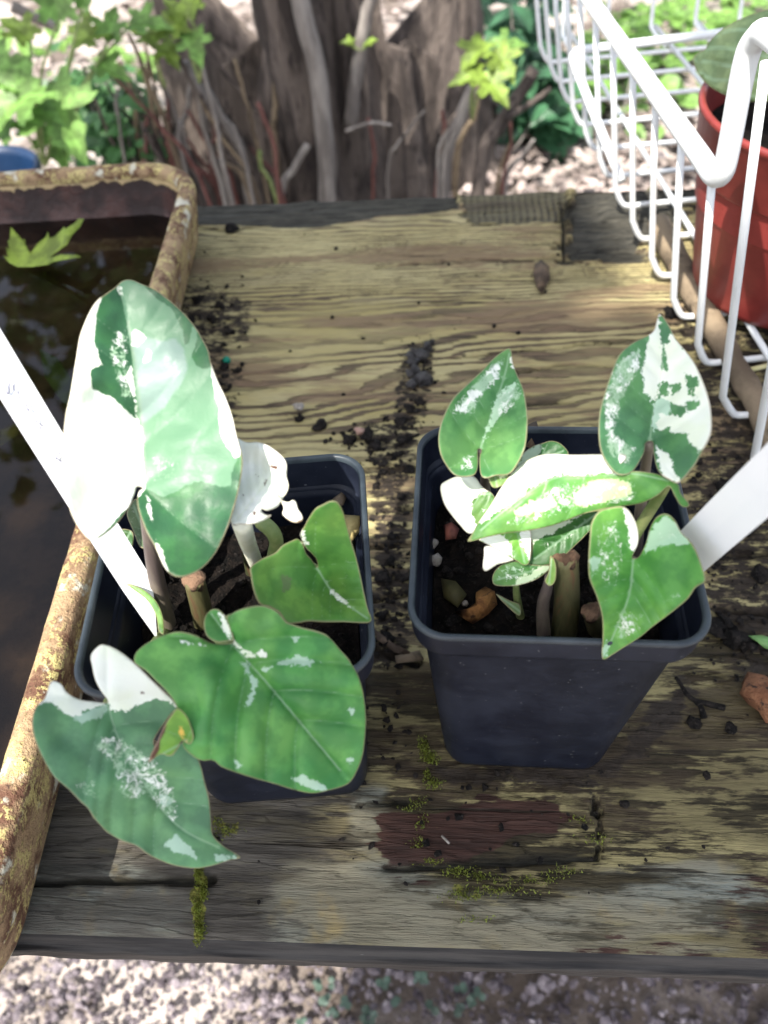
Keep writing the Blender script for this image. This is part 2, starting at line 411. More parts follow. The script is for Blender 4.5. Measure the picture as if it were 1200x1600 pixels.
MAT['litter'] = two_tone('bleached_litter', (0.07, 0.055, 0.048), (0.42, 0.35, 0.32), 7, .9, .5, .003, c=(.06, .045, .04), spec=.15)
MAT['maple_y'] = translucent_leaf('young_maple_leaf', (0.22, 0.32, 0.055), .45)
MAT['maple_g'] = translucent_leaf('green_maple_leaf', (0.20, 0.36, 0.09), .5)
MAT['shrub'] = translucent_leaf('shrub_leaf', (0.060, 0.15, 0.050), .35, scale=8)
MAT['shrub_b'] = translucent_leaf('blue_green_leaf', (0.045, 0.125, 0.060), .3, scale=8)
MAT['canopy'] = translucent_leaf('canopy_leaf', (0.085, 0.17, 0.045), .12, scale=3)
MAT['stem_g'] = two_tone('green_stem', (0.16, 0.22, 0.07), (0.26, 0.30, 0.12), 90, .5, .2, .001)
MAT['stem_p'] = two_tone('purple_green_stem', (0.085, 0.065, 0.06), (0.19, 0.16, 0.12), 70, .5, .3, .001, stretch=(1, 1, .2))
MAT['stem_w'] = two_tone('cream_stem', (0.66, 0.66, 0.48), (0.76, 0.76, 0.62), 70, .45, .2, .001)
MAT['stub'] = two_tone('cut_stem', (0.04, 0.045, 0.018), (0.10, 0.09, 0.04), 80, .6, .6, .001, c=(.12, .065, .035), stretch=(1, 1, .12))
MAT['stub_top'] = two_tone('dry_cut_end', (0.07, 0.04, 0.025), (0.20, 0.12, 0.075), 150, .85, .8, .002)
MAT['blue'] = two_tone('blue_plastic', (0.003, 0.014, 0.04), (0.006, 0.022, 0.06), 10, .4, .1)
MAT['teal'] = two_tone('teal_plastic', (0.0, 0.16, 0.10), (0.01, 0.2, 0.13), 50, .3, .1)

# ================================================================== STRUCTURE: ground
GZ = -60.0
def make_ground():
    xs = np.concatenate([np.linspace(-4000, -220, 14), np.linspace(-200, 220, 106), np.linspace(240, 4000, 14)])
    ys = np.concatenate([np.linspace(-4000, -60, 12), np.linspace(-50, 420, 118), np.linspace(440, 4000, 14)])
    X, Y = np.meshgrid(xs, ys); near = sstep(600 - np.hypot(X, Y - 150), 0, 300)
    Z = GZ - 1.2 + near * (fbm(X / 22, Y / 22, 4, 3) - .5) * 4.5
    V = np.stack([X.ravel(), Y.ravel(), Z.ravel()], 1); nx = len(xs)
    F = [(j * nx + i, j * nx + i + 1, (j + 1) * nx + i + 1, (j + 1) * nx + i) for j in range(len(ys) - 1) for i in range(nx - 1)]
    return tag(mesh('ground', V, F, MAT['ground']), kind='structure')
make_ground()

ICO_V = None
def ico():
    global ICO_V, ICO_F
    bm = bmesh.new(); bmesh.ops.create_icosphere(bm, subdivisions=1, radius=1)
    ICO_V = np.array([v.co[:] for v in bm.verts]); ICO_F = np.array([[v.index for v in f.verts] for f in bm.faces]); bm.free()
ico()
bm = bmesh.new(); bmesh.ops.create_icosphere(bm, subdivisions=2, radius=1)
ICO2_V = np.array([v.co[:] for v in bm.verts]); ICO2_F = np.array([[v.index for v in f.verts] for f in bm.faces]); bm.free()
def lump_vf(c, r, sq=.7, rough=.35, hi=False, rg=None):
    g = rg or rng; IV, IF = (ICO2_V, ICO2_F) if hi else (ICO_V, ICO_F)
    k = 1 + rough * (g.random(len(IV)) - .5) * 2
    V = IV * k[:, None] * np.array([1, .6 + .6 * g.random(), sq]) * r
    a = g.random() * 6.28; ca, sa = math.cos(a), math.sin(a)
    V = V @ np.array([[ca, sa, 0], [-sa, ca, 0], [0, 0, 1]])
    return V + np.asarray(c), IF
def many(name, parts, mat, parent=None, smooth=True):
    V = []; F = []; n = 0
    for v, f in parts:
        V.append(np.asarray(v)); F += [tuple(int(i) + n for i in q) for q in f]; n += len(v)
    return mesh(name, np.vstack(V), F, mat, parent, smooth)
# crumbly soil seen below the front edge
P = []
for i in range(10000):
    x = rng.uniform(-60, 46); y = rng.uniform(-8, 34); r = .13 + .5 * rng.random() ** 2.6
    P.append(lump_vf((x, y, GZ - 0.2 + rng.random() * .9), r, .75, .4))
tag(many('soil_crumbs', P, MAT['gravel'], smooth=False), 'pale grey crumbly dry soil below the front of the board', 'soil', kind='stuff')

# ================================================================== POTTING BENCH
YAW = math.radians(-6.4)
cy_, sy_ = math.cos(YAW), math.sin(YAW)
B0 = np.array([-1.5, 5.7])                     # a point on the front edge
def to_board(x, y):
    dx, dy = np.asarray(x) - B0[0], np.asarray(y) - B0[1]
    return dx * cy_ + dy * sy_, -dx * sy_ + dy * cy_
def px_board(pts): 
    out = []
    for p in pts:
        q = at(p[0], p[1], 0); s, t = to_board(q[0], q[1]); out.append((float(s), float(t)))
    return np.array(out)
bench = tag(empty('potting_bench', (B0[0], B0[1], GZ), YAW), 'low bench with one weathered plywood top, streaked yellow and dark brown', 'bench')
THICK = 2.6
def make_board():
    s = np.concatenate([np.linspace(-62, -21, 90), np.arange(-20.5, 36, .125), np.linspace(36.6, 62, 60)])
    nt = 440
    back = 56.2 + 0.35 * (fbm(s / 2.0, s * 0, 3, 5) - .5) * 2 + .25 * (vnoise(s / .5, s * 0, 6) - .5)
    u = np.linspace(0, 1, nt)
    Sg, Ug = np.meshgrid(s, u); Tg = Ug * back[None, :]
    sv, tv = Sg.ravel(), Tg.ravel(); P2 = np.stack([sv, tv], 1)
    # ring field: contour lines of a stretched height field
    ring = tv / .95 * (1 + .25 * sstep(tv, 40, 52)) + 8.5 * fbm(sv / 30, tv / 7.5, 3, 1) + 2.2 * fbm(sv / 8, tv / 1.9, 3, 4)
    st = (fbm(sv / 2.4, tv / .35, 4, 8) - .5)              # streaky edge noise along the grain
    bl = (fbm(sv / 4, tv / 2.2, 4, 9) - .5)
    def mask(px, soft=.5, jag=1.2):
        d = sdf(P2, px_board(px)) + st * jag * 2 + bl * jag
        return sstep(d, -soft, soft)
    recess = mask([(200, 300), (450, 300), (640, 300), (712, 300), (722, 326), (660, 333), (590, 338), (500, 354), (380, 350), (200, 348)], .12, .35)
    cross = mask([(716, 290), (890, 290), (892, 340), (820, 344), (740, 350), (722, 332)], .12, .8)
    chunk = mask([(888, 280), (1120, 280), (1080, 330), (1018, 372), (1010, 408), (960, 412), (935, 404), (896, 410), (886, 372), (884, 330)], .15, 1.8)
    low = mask([(-700, 1052), (300, 1050), (620, 1040), (760, 1030), (1130, 955), (1700, 900), (1700, 1700), (-700, 1700)], .5, .5)
    red = np.maximum(mask([(592, 1290), (640, 1288), (690, 1262), (760, 1250), (850, 1256), (905, 1275), (850, 1300), (800, 1312), (750, 1336), (690, 1345), (650, 1335), (600, 1332)], .5, 1.5),
                     mask([(1120, 1410), (1150, 1370), (1260, 1340), (1400, 1330), (1400, 1530), (800, 1510), (900, 1486), (1060, 1462), (1140, 1440)], .35, .8) * .52)
    red[(P2[:, 0] > 9)] *= .8
    red = np.maximum(red, mask([(430, 1500), (520, 1462), (560, 1476), (520, 1500)], .3, .5) * .5)
    grey = np.maximum(mask([(560, 1330), (760, 1420), (900, 1380), (1120, 1355), (1190, 1400), (1130, 1450), (940, 1480), (780, 1500), (520, 1500), (430, 1450), (450, 1380)], .5, 1.1),
                      mask([(-200, 1360), (60, 1350), (260, 1380), (300, 1420), (240, 1480), (-200, 1490)], .6, 1.1) * .75)
    grey = np.maximum(grey, mask([(550, 1240), (600, 1230), (600, 1290), (585, 1340), (545, 1330)], .3, .6) * .8)
    moss = np.maximum(mask([(700, 1360), (780, 1352), (880, 1350), (920, 1375), (840, 1392), (770, 1412), (712, 1412)], .6, 1.4) * .62,
                      mask([(655, 1130), (690, 1150), (692, 1240), (680, 1320), (655, 1320), (650, 1230)], .5, 1.0) * .55)
    moss = np.maximum(moss, mask([(299, 1290), (330, 1290), (322, 1400), (316, 1480), (304, 1480), (296, 1400)], .25, .25) * 1.15)
    moss = np.maximum(moss, mask([(820, 1180), (1000, 1200), (990, 1330), (860, 1330)], .8, 1.0) * .5)
    moss = np.maximum(moss, mask([(320, 1260), (380, 1270), (390, 1310), (340, 1330)], .5, .5) * .7)
    moss = np.maximum(moss, mask([(570, 690), (650, 690), (650, 860), (570, 860)], .8, .6) * .42)
    dirt = np.maximum(mask([(545, 668), (600, 655), (650, 640), (650, 730), (650, 1010), (620, 1045), (560, 1050), (575, 900), (572, 720)], .6, .7) * .62,
                      mask([(255, 445), (330, 440), (390, 470), (400, 510), (350, 560), (380, 600), (380, 690), (330, 700), (200, 700), (200, 450)], .8, 1.0) * .60)
    dirt = np.maximum(dirt, mask([(625, 540), (680, 535), (672, 640), (640, 700), (610, 690)], .35, .4) * .6)
    dirt = np.maximum(dirt, mask([(1020, 480), (1080, 470), (1400, 560), (1400, 1130), (1170, 1060), (1110, 1000), (1060, 760), (1090, 700), (1060, 560)], 1.0, 1.2) * .64)
    dirt = np.maximum(dirt, mask([(40, 1130), (210, 1170), (560, 1240), (580, 1050), (130, 1050)], .7, .8) * .72)
    dirt = np.maximum(dirt, mask([(660, 1190), (900, 1200), (960, 1170), (1010, 1100), (1060, 1050), (1120, 1080), (980, 1210), (930, 1240), (700, 1230)], .5, .5) * .72)
    wet = np.maximum(mask([(1060, 1030), (1180, 1010), (1200, 1100), (1130, 1140), (1010, 1130)], 1.0, .8), .35 * low * sstep(bl, 0, .3))
    # cracks
    crack = np.zeros(len(sv))
    for ln, w in (([(590, 417), (700, 408), (860, 404), (1010, 400)], .16), ([(760, 590), (880, 570), (1000, 575)], .08), ([(880, 330), (882, 400)], .12), ([(700, 636), (790, 632), (900, 628)], .1),
                  ([(20, 1380), (200, 1376), (330, 1372)], .10), ([(560, 1255), (640, 1252)], .07), ([(600, 1353), (760, 1345), (930, 1338)], .10), ([(928, 1240), (938, 1290), (934, 1340)], .07),
                  ([(570, 735), (660, 732)], .12), ([(575, 800), (650, 795)], .14), ([(570, 855), (660, 850)], .12), ([(580, 938), (650, 925)], .12), ([(585, 1012), (650, 1035)], .2), ([(700, 560), (1000, 530)], .05),
                  ([(300, 352), (350, 360), (430, 352)], .07), ([(1120, 800), (1200, 790)], .12), ([(1110, 870), (1210, 862)], .12), ([(1120, 950), (1210, 960)], .15)):
        d = pdist(P2, px_board(ln)) + st * .35
        crack = np.maximum(crack, 1 - sstep(d, w * .5, w * 1.6))
    tri = np.abs(((ring) % 1.0) - .5) * 2
    band = np.ones(len(sv)) * (1 - .35 * low)
    z = -.07 * sstep(.5 - tri * .5 + st * .3, .26, .42) * (1 - .5 * low) + .05 * st + .10 * bl
    z += -.42 * recess - .22 * cross - .45 * chunk * (.5 + .9 * sstep(bl, -.2, .1)) - .5 * crack
    z += .10 * dirt * sstep(fbm(sv / .35, tv / .35, 3, 21), .4, .7) + .08 * moss * fbm(sv / .2, tv / .2, 2, 22)
    z -= .10 * low
    edge = sstep(.55 - tv, 0, .55); z -= .42 * edge ** 2 
    rec_all = np.maximum.reduce([recess, chunk, crack])
    # the exposed cross ply shows grain running the other way
    ring = np.where(cross > .5, sv / .55 + .3 * bl, ring)
    rec_all = np.maximum(rec_all, cross * .8)
    n = len(s)
    V = np.stack([sv, tv, z], 1)
    idx = np.arange(nt * n).reshape(nt, n)
    F = np.stack([idx[:-1, :-1].ravel(), idx[:-1, 1:].ravel(), idx[1:, 1:].ravel(), idx[1:, :-1].ravel()], 1)
    # skirt
    bnd = np.concatenate([idx[0, :], idx[1:, -1], idx[-1, -2::-1], idx[-2:0:-1, 0]])
    rows = [V]; prev = bnd; Fs = []; base = len(V)
    for k, dz in enumerate((.45, 1.0, 1.6, THICK)):
        Q = V[bnd].copy(); Q[:, 2] = -dz - .06 * vnoise(Q[:, 0] / 1.5, Q[:, 1] / 1.5 + k, 3)
        Q[:, 1] += np.where(Q[:, 1] < 1, (-.10 if k < 3 else 0.02) + .12 * (vnoise(Q[:, 0] / 1.1, Q[:, 0] * 0 + k, 30) - .5), 0)
        rows.append(Q); cur = base + np.arange(len(bnd))
        Fs.append(np.stack([prev, cur, np.roll(cur, -1), np.roll(prev, -1)], 1)); prev = cur; base += len(bnd)
    V = np.vstack(rows)
    me = bpy.data.meshes.new('tabletop')
    allF = np.vstack([F] + Fs); nF = len(allF)
    me.vertices.add(len(V)); me.vertices.foreach_set('co', (V * CM).ravel())
    me.loops.add(nF * 4); me.loops.foreach_set('vertex_index', allF.ravel().astype(np.int32))
    me.polygons.add(nF); me.polygons.foreach_set('loop_start', np.arange(0, nF * 4, 4, dtype=np.int32))
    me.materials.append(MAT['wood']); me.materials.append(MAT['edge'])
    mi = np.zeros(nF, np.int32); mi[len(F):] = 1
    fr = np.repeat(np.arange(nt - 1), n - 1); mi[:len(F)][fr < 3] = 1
    me.polygons.foreach_set('material_index', mi)
    me.polygons.foreach_set('use_smooth', np.ones(nF, bool))
    me.update(calc_edges=True); me.validate()
    o = bpy.data.objects.new('tabletop', me); COL.objects.link(o); o.parent = bench; o.location = (0, 0, -GZ * CM)
    pad = len(V) - len(sv); pz = lambda a: np.concatenate([a, np.zeros(pad)])
    setattr_f(o, 'ring', pz(ring))
    setattr_c(o, 'maskA', np.stack([pz(dirt), pz(red), pz(grey), pz(moss)], 1))
    setattr_c(o, 'maskB', np.stack([pz(rec_all), pz(low), pz(band), pz(wet)], 1))
    me.polygons.foreach_set('use_smooth', np.ones(nF, bool))
    return o
make_board()
def bench_leg(s, t):
    x = B0[0] + s * cy_ - t * sy_; y = B0[1] + s * sy_ + t * cy_; h = 3.2
    V = [(x + a * h, y + b * h, z) for z in (GZ - 2, -THICK - .05) for a, b in ((-1, -1), (1, -1), (1, 1), (-1, 1))]
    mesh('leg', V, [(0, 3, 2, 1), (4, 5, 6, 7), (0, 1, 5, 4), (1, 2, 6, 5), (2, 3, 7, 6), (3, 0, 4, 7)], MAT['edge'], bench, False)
for s_, t_ in ((-54, 30), (54, 30), (-54, 50), (54, 50)): bench_leg(s_, t_)

# ================================================================== NURSERY POTS
def rsq(half, r, z, n=12):
    out = []
    for k, (cx, cy) in enumerate(((1, 1), (-1, 1), (-1, -1), (1, -1))):
        for i in range(n + 1):
            a = math.pi / 2 * (k + i / n); out.append((cx * (half - r) + r * math.cos(a), cy * (half - r) + r * math.sin(a), z))
    return out
def loft(rings):
    n = len(rings[0]); V = [p for r in rings for p in r]; F = []
    for j in range(len(rings) - 1):
        for i in range(n): F.append((j * n + i, j * n + (i + 1) % n, (j + 1) * n + (i + 1) % n, (j + 1) * n + i))
    return V, F, n
POT_H = 12.7
def place(V, x, y, a, tilt=0):
    c, s = math.cos(a), math.sin(a); V = np.asarray(V, float)
    return np.stack([x + c * V[:, 0] - s * V[:, 1], y + s * V[:, 0] + c * V[:, 1], V[:, 2]], 1)
SOIL = 9.6
def nursery_pot(x, y, a, label, seed):
    root = tag(empty('nursery_pot', (x, y, 0), a), label, 'plant pot', 'square black nursery pots')
    outer = [(3.1, .9, .02), (3.36, 1.0, .12), (3.42, 1.0, .5), (3.55, 1.02, 2.5), (4.12, 1.1, 11.15), (4.16, 1.1, 11.3), (4.40, 1.15, 11.42), (4.43, 1.15, 11.6), (4.47, 1.18, 12.45)]
    V, F, n = loft([rsq(*q) for q in outer]); F.append(tuple(range(n - 1, -1, -1)))
    mesh('body', place(V, x, y, a), F, MAT['pot'], root)
    lip = [(4.475, 1.18, 12.44), (4.53, 1.2, 12.55), (4.53, 1.2, 12.64), (4.49, 1.18, 12.70), (4.40, 1.12, 12.71), (4.34, 1.08, 12.66), (4.31, 1.07, 12.5)]
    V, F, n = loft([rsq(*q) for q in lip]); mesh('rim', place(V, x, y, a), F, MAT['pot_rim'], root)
    inner = [(4.305, 1.06, 12.52), (4.22, 1.0, 11.3), (4.19, 1.0, 11.22), (4.02, .95, 11.1), (3.98, .92, 10.9), (3.86, .9, 9.0), (3.6, .8, 6.0)]
    V, F, n = loft([rsq(*q) for q in inner]); F.append(tuple((len(inner) - 1) * n + k for k in range(n)))
    mesh('inner_wall', place(V, x, y, a), F, MAT['pot'], root)
    # soil
    g = np.linspace(-3.86, 3.86, 60); X, Y = np.meshgrid(g, g)
    Z = SOIL + (fbm(X / .9 + seed, Y / .9, 4, seed) - .5) * 1.1 - .25 * sstep(np.maximum(abs(X), abs(Y)), 2.8, 3.9)
    corner = np.clip(np.hypot(np.maximum(abs(X) - 2.9, 0), np.maximum(abs(Y) - 2.9, 0)) / .95, 0, None)
    k = np.where(corner > 1, 1 / np.maximum(corner, 1), 1)
    X2 = np.where(corner > 1, np.sign(X) * (np.minimum(abs(X), 2.9) + np.maximum(abs(X) - 2.9, 0) * k), X)
    Y2 = np.where(corner > 1, np.sign(Y) * (np.minimum(abs(Y), 2.9) + np.maximum(abs(Y) - 2.9, 0) * k), Y)
    V = np.stack([X2.ravel(), Y2.ravel(), Z.ravel()], 1)
    F = [(j * 60 + i, j * 60 + i + 1, (j + 1) * 60 + i + 1, (j + 1) * 60 + i) for j in range(59) for i in range(59)]
    so_ = mesh('soil', place(V, x, y, a), F, MAT['soil'], root)
    rg = np.random.default_rng(seed); P = []
    for i in range(260):
        px, py = rg.uniform(-3.5, 3.5, 2); r = .05 + .16 * rg.random() ** 2
        P.append(lump_vf((px, py, SOIL + .0 + r * .4 + (fbm(px / .9 + seed, py / .9, 4, seed) - .5) * 1.1), r, .8, .4, rg=rg))
    Vv = np.vstack([p[0] for p in P]); FF = []; nn = 0
    for p in P: FF += [tuple(int(i) + nn for i in f) for f in p[1]]; nn += len(p[0])
    c = mesh('soil_grains', place(Vv, x, y, a), FF, MAT['crumb'], so_, False); c['kind'] = 'stuff'
    return root
PR = (5.42, 15.65, math.radians(-8.1)); PL = (-5.11, 15.24, math.radians(-.6))
nursery_pot(*PR, 'square black nursery pot with its whole front showing, by the wire basket', 3)
nursery_pot(*PL, 'square black nursery pot half hidden by large leaves, against the rusty tray', 5)

# ================================================================== VARIEGATED PLANTS
def conv(pts, ox, oy, sc): return [(ox + p[0] / sc, oy + p[1] / sc) for p in pts]
UPV = np.array([0, 0, 1.0])
def leaf(name, parent, outline, base, tip, zbase, nadd=(0, 0, 0), ncam=1.0, mid=None, fold=0.0, cup=0.0, droop=0.0, wave=0.25, step=4.2,
         col=(0.06, 0.19, 0.05), palecol=(.34, .50, .33), white=(), pale=(), dark=(), speck=(), brown=(), veins=5, per=4, thick=.035, quilt=.06, seed=0, extra=None, jag=34.0, flush=()):
    """outline in photo pixels is laid on a real plane through the leaf base, then bent"""
    O = closed_spline(outline, per)
    # remove near duplicates
    keep = [0]
    for i in range(1, len(O)):
        if np.linalg.norm(O[i] - O[keep[-1]]) > 1.4: keep.append(i)
    O = O[keep]
    if np.linalg.norm(O[0] - O[-1]) < 1.4: O = O[:-1]
    base = np.array(base, float); tip = np.array(tip, float)
    MID = spline(np.array([base] + list(mid or []) + [tip]), 24)
    lo, hi = O.min(0), O.max(0)
    gx = np.arange(lo[0], hi[0], step); gy = np.arange(lo[1], hi[1], step * .87)
    G = np.array([(x + (step / 2 if j % 2 else 0), y) for j, y in enumerate(gy) for x in gx])
    G = G + (rng.random(G.shape) - .5) * step * .25
    d = sdf(G, O); dm = pdist(G, MID); G = G[(d > step * .55) & (dm > step * .45)]
    Mi = spline(MID[::3], max(8, int(np.linalg.norm(tip - base) / 2.2))); Mi = Mi[sdf(Mi, O) > 1.5]
    pts = np.vstack([O, G, Mi]); nO = len(O)
    edges = [(i, (i + 1) % nO) for i in range(nO)]
    res = delaunay_2d_cdt([Vector(p) for p in pts], edges, [list(range(nO))], 1, 1e-4)
    Q = np.array([v[:] for v in res[0]]); F = [tuple(f) for f in res[2]]
    Bp = at(base[0], base[1], zbase)
    n = nrm(ncam * nrm(CAM - Bp) + np.array(nadd, float))
    L = np.linalg.norm(tip - base); ax = (tip - base) / L; pr = np.array([-ax[1], ax[0]])
    u = ((Q - base) @ ax) / L; vv = ((Q - base) @ pr) / L
    dmid = pdist(Q, MID) / L
    # lateral veins
    vein = pdist(Q, MID)
    lines = []
    for k in range(veins):
        f = .02 + .78 * k / max(1, veins)
        p0 = MID[int(f * 23)]
        for sg in (-1, 1):
            ang = math.radians(66 - 26 * f); q = []
            for s_ in np.linspace(0, .75 * (1 - .5 * f), 7):
                q.append(p0 + L * (ax * (s_ * math.cos(ang) + s_ * s_ * .55) + sg * pr * s_ * math.sin(ang)))
            lines.append(q)
    for sg in (-1, 1):
        q = [base + L * (-ax * s_ * .75 + sg * pr * (s_ * .55 + s_ * s_ * .3)) for s_ in np.linspace(0, .6, 6)]; lines.append(q)
    vlat = np.full(len(Q), 1e9)
    for q in lines: vlat = np.minimum(vlat, pdist(Q, q))
    sl = np.zeros(len(Q))   # displacement toward camera, cm
    sl += fold * (np.sqrt(dmid ** 2 + .002) - .045) * 2 + cup * (dmid ** 2) * 4
    sl -= droop * np.clip(u, 0, 1.2) ** 2 + .6 * droop * np.clip(-u, 0, 1) ** 2
    sl += wave * (fbm(Q[:, 0] / 70 + seed * 3.3, Q[:, 1] / 70, 2, 40 + seed) - .5) * 2
    sl += 1.6 * quilt * (1 - np.exp(-vein / 9)) + 1.5 * quilt * (1 - np.exp(-vlat / 9))
    if extra is not None: sl += extra(Q, u, vv)
    V = []
    for q, s_ in zip(Q, sl):
        r_ = ray(q[0], q[1]); t_ = ((Bp - CAM) @ n) / (r_ @ n); V.append(CAM + r_ * (t_ - s_))
    o = mesh(name, V, F, MAT['leaf'], parent)
    # make faces look toward the camera
    me = o.data
    if len(me.polygons) and sum(1 for p in list(me.polygons)[::37] if p.normal.dot(Vector(CAM * CM) - p.center) < 0) > len(me.polygons) / 74:
        me.flip_normals()
    far = np.full(len(Q), -999.0)
    def region(polys, w=1.0):
        r = far.copy()
        for p in polys: r = np.maximum(r, sdf(Q, p) if len(p) > 2 else far)
        return np.clip(r, -60, 60)
    setattr_f(o, 'white', region(white)); setattr_f(o, 'pale', region(pale)); setattr_f(o, 'dark', region(dark)); setattr_f(o, 'brown', region(brown))
    setattr_f(o, 'jag', np.full(len(Q), jag))
    sp = np.zeros(len(Q))
    for poly, dens in speck: sp = np.maximum(sp, dens * sstep(sdf(Q, poly), -14, 14))
    setattr_f(o, 'speck', sp)
    setattr_f(o, 'vein', np.minimum(vein, vlat * 1.25 + .75)); setattr_f(o, 'edge', np.abs(sdf(Q, O)))
    c = np.tile(np.array(col, float), (len(Q), 1)); c *= (.9 + .25 * fbm(Q[:, 0] / 60, Q[:, 1] / 60, 2, 60 + seed))[:, None]
    setattr_c(o, 'basecol', c); pc = np.tile(np.array(palecol, float), (len(Q), 1))
    for poly, fc in flush:
        k_ = sstep(sdf(Q, poly), -2, 2)[:, None]; pc = pc * (1 - k_) + np.array(fc)[None, :] * k_
    setattr_c(o, 'palecol', pc)
    md = o.modifiers.new('thickness', 'SOLIDIFY'); md.thickness = thick * CM; md.offset = -1
    return o
def P3(px, py, z): return at(px, py, z)

plantL = tag(empty('variegated_plant', (PL[0], PL[1], SOIL)), 'heart-leaved plant with one huge half-white leaf, growing beside the rusty tray', 'plant', 'variegated plants in the black pots')
plantR = tag(empty('variegated_plant', (PR[0], PR[1], SOIL)), 'green and cream splashed heart-leaved plant in the pot beside the wire basket', 'plant', 'variegated plants in the black pots')

# --- big half-white leaf
z1 = lambda p: conv(p, 80, 420, 3.2)
L1 = z1([(275, 125), (320, 92), (358, 60), (400, 55), (450, 75), (520, 105), (600, 165), (660, 220), (715, 285), (755, 350), (785, 410), (798, 470), (830, 560), (870, 640), (905, 740), (925, 830), (938, 880), (952, 930), (955, 980), (945, 1060), (925, 1150), (895, 1250), (865, 1330), (820, 1420), (760, 1490), (700, 1525), (640, 1540), (590, 1520), (555, 1470), (520, 1390), (480, 1320), (445, 1230), (430, 1160), (440, 1112), (462, 1096), (430, 1088), (415, 1130), (390, 1190), (340, 1260), (290, 1310), (230, 1350), (190, 1350), (140, 1290), (100, 1210), (80, 1120), (65, 1000), (60, 900), (75, 740), (100, 600), (130, 420), (150, 320), (190, 220), (230, 160)])
leaf('leaf', plantL, L1, z1([(458, 1085)])[0], z1([(338, 82)])[0], 17.2, nadd=(.04, 0, .12), mid=z1([(442, 800), (415, 500), (382, 250)]), fold=.9, cup=.5, wave=.3, step=4.0, seed=1,
     col=(.032, .118, .048), palecol=(.105, .215, .125), quilt=.03, jag=14.0, flush=[(z1([(405, 310), (470, 340), (560, 362), (620, 345), (662, 400), (682, 500), (650, 575), (600, 640), (570, 690), (480, 760), (440, 782), (425, 600), (412, 450)]), (.18, .262, .222)), (z1([(462, 1098), (448, 800), (412, 460), (372, 260), (385, 260), (425, 460), (462, 800), (476, 1080)]), (.19, .27, .19))],
     white=[z1([(40, 1380), (200, 1380), (470, 1100), (452, 800), (432, 760), (300, 640), (200, 600), (195, 500), (255, 480), (215, 370), (225, 230), (265, 100), (130, 150), (20, 700)]),
            z1([(375, 540), (400, 470), (412, 560), (440, 780), (452, 900), (425, 780), (420, 680), (395, 600)]),
            z1([(800, 465), (840, 560), (880, 640), (915, 740), (945, 850), (945, 940), (915, 945), (898, 905), (875, 890), (850, 830), (835, 760), (845, 700), (820, 650), (805, 560)]),
            z1([(405, 310), (430, 305), (474, 345), (432, 388), (405, 380)]), z1([(480, 400), (505, 420), (495, 460), (460, 470)]),
            z1([(478, 1135), (492, 1150), (512, 1272), (494, 1262), (480, 1190)]), z1([(520, 1350), (555, 1410), (590, 1530), (560, 1500), (528, 1410)]),
            z1([(325, 85), (350, 90), (362, 140), (338, 120)])],
     pale=[z1([(340, 60), (380, 40), (450, 70), (530, 150), (600, 200), (655, 300), (670, 385), (690, 375), (705, 290), (735, 300), (728, 360), (700, 440), (720, 480), (770, 500), (800, 490), (840, 600), (960, 900), (905, 1000), (898, 1085), (850, 1092), (780, 1068), (720, 1062), (640, 1105), (560, 1142), (500, 1110), (462, 1098), (448, 800), (412, 460), (372, 260)])],
     dark=[], speck=[(z1([(310, 290), (400, 290), (420, 560), (430, 760), (330, 640), (260, 400)]), .72), (z1([(470, 900), (640, 900), (700, 1050), (560, 1090), (470, 1090)]), .62), (z1([(470, 270), (560, 240), (600, 400), (450, 470)]), .5), (z1([(560, 1300), (780, 1250), (820, 1420), (600, 1520)]), .42)])
# the pale blue-white flush on the right half
# --- crumpled white leaf behind
z2 = lambda p: conv(p, 340, 660, 4.21)
leaf('leaf', plantL, z2([(60, 60), (120, 95), (190, 130), (260, 128), (330, 150), (390, 190), (440, 240), (458, 290), (455, 350), (468, 420), (450, 470), (430, 500), (395, 555), (330, 582), (290, 570), (300, 595), (330, 610), (352, 605), (345, 625), (280, 655), (215, 668), (150, 668), (85, 660), (30, 500), (10, 300)]),
     z2([(130, 640)])[0], z2([(420, 260)])[0], 16.2, nadd=(.1, -.05, .15), fold=-.5, wave=.9, seed=2, col=(.66, .68, .5), white=[z2([(-100, -100), (600, -100), (600, 800), (-100, 800)])],
     brown=[z2([(340, 270), (395, 290), (390, 310), (345, 300)]), z2([(245, 340), (275, 350), (268, 362)]), z2([(230, 585), (256, 585), (250, 612), (236, 610)]), z2([(300, 380), (330, 370), (312, 420)]), z2([(160, 470), (180, 476), (170, 490)])])
leaf('dry_leaf_tip', plantL, z2([(340, 440), (395, 480), (430, 515), (470, 522), (490, 510), (515, 520), (530, 570), (555, 610), (555, 650), (500, 658), (450, 630), (425, 600), (435, 560), (410, 510), (380, 475)]),
     z2([(345, 445)])[0], z2([(550, 645)])[0], 16.2, nadd=(.1, 0, .2), wave=.4, seed=3, step=3, veins=2, col=(.60, .55, .38), white=[z2([(300, 400), (600, 400), (600, 640), (520, 640), (430, 640)])], brown=[z2([(540, 640), (560, 640), (556, 665), (520, 664)])])
tube('petiole', spline([P3(376, 812, 15.9), P3(386, 845, 13.6), P3(400, 880, 11.0), P3(408, 905, 9.4)], 12), np.linspace(.30, .24, 12), MAT['stem_w'], plantL, 10)
tube('petiole', spline([P3(408, 815, 13.3), P3(425, 830, 13.4), P3(432, 848, 12.8), P3(428, 866, 11.8), P3(420, 900, 9.4)], 14), np.linspace(.26, .22, 14), MAT['stem_g'], plantL, 10)
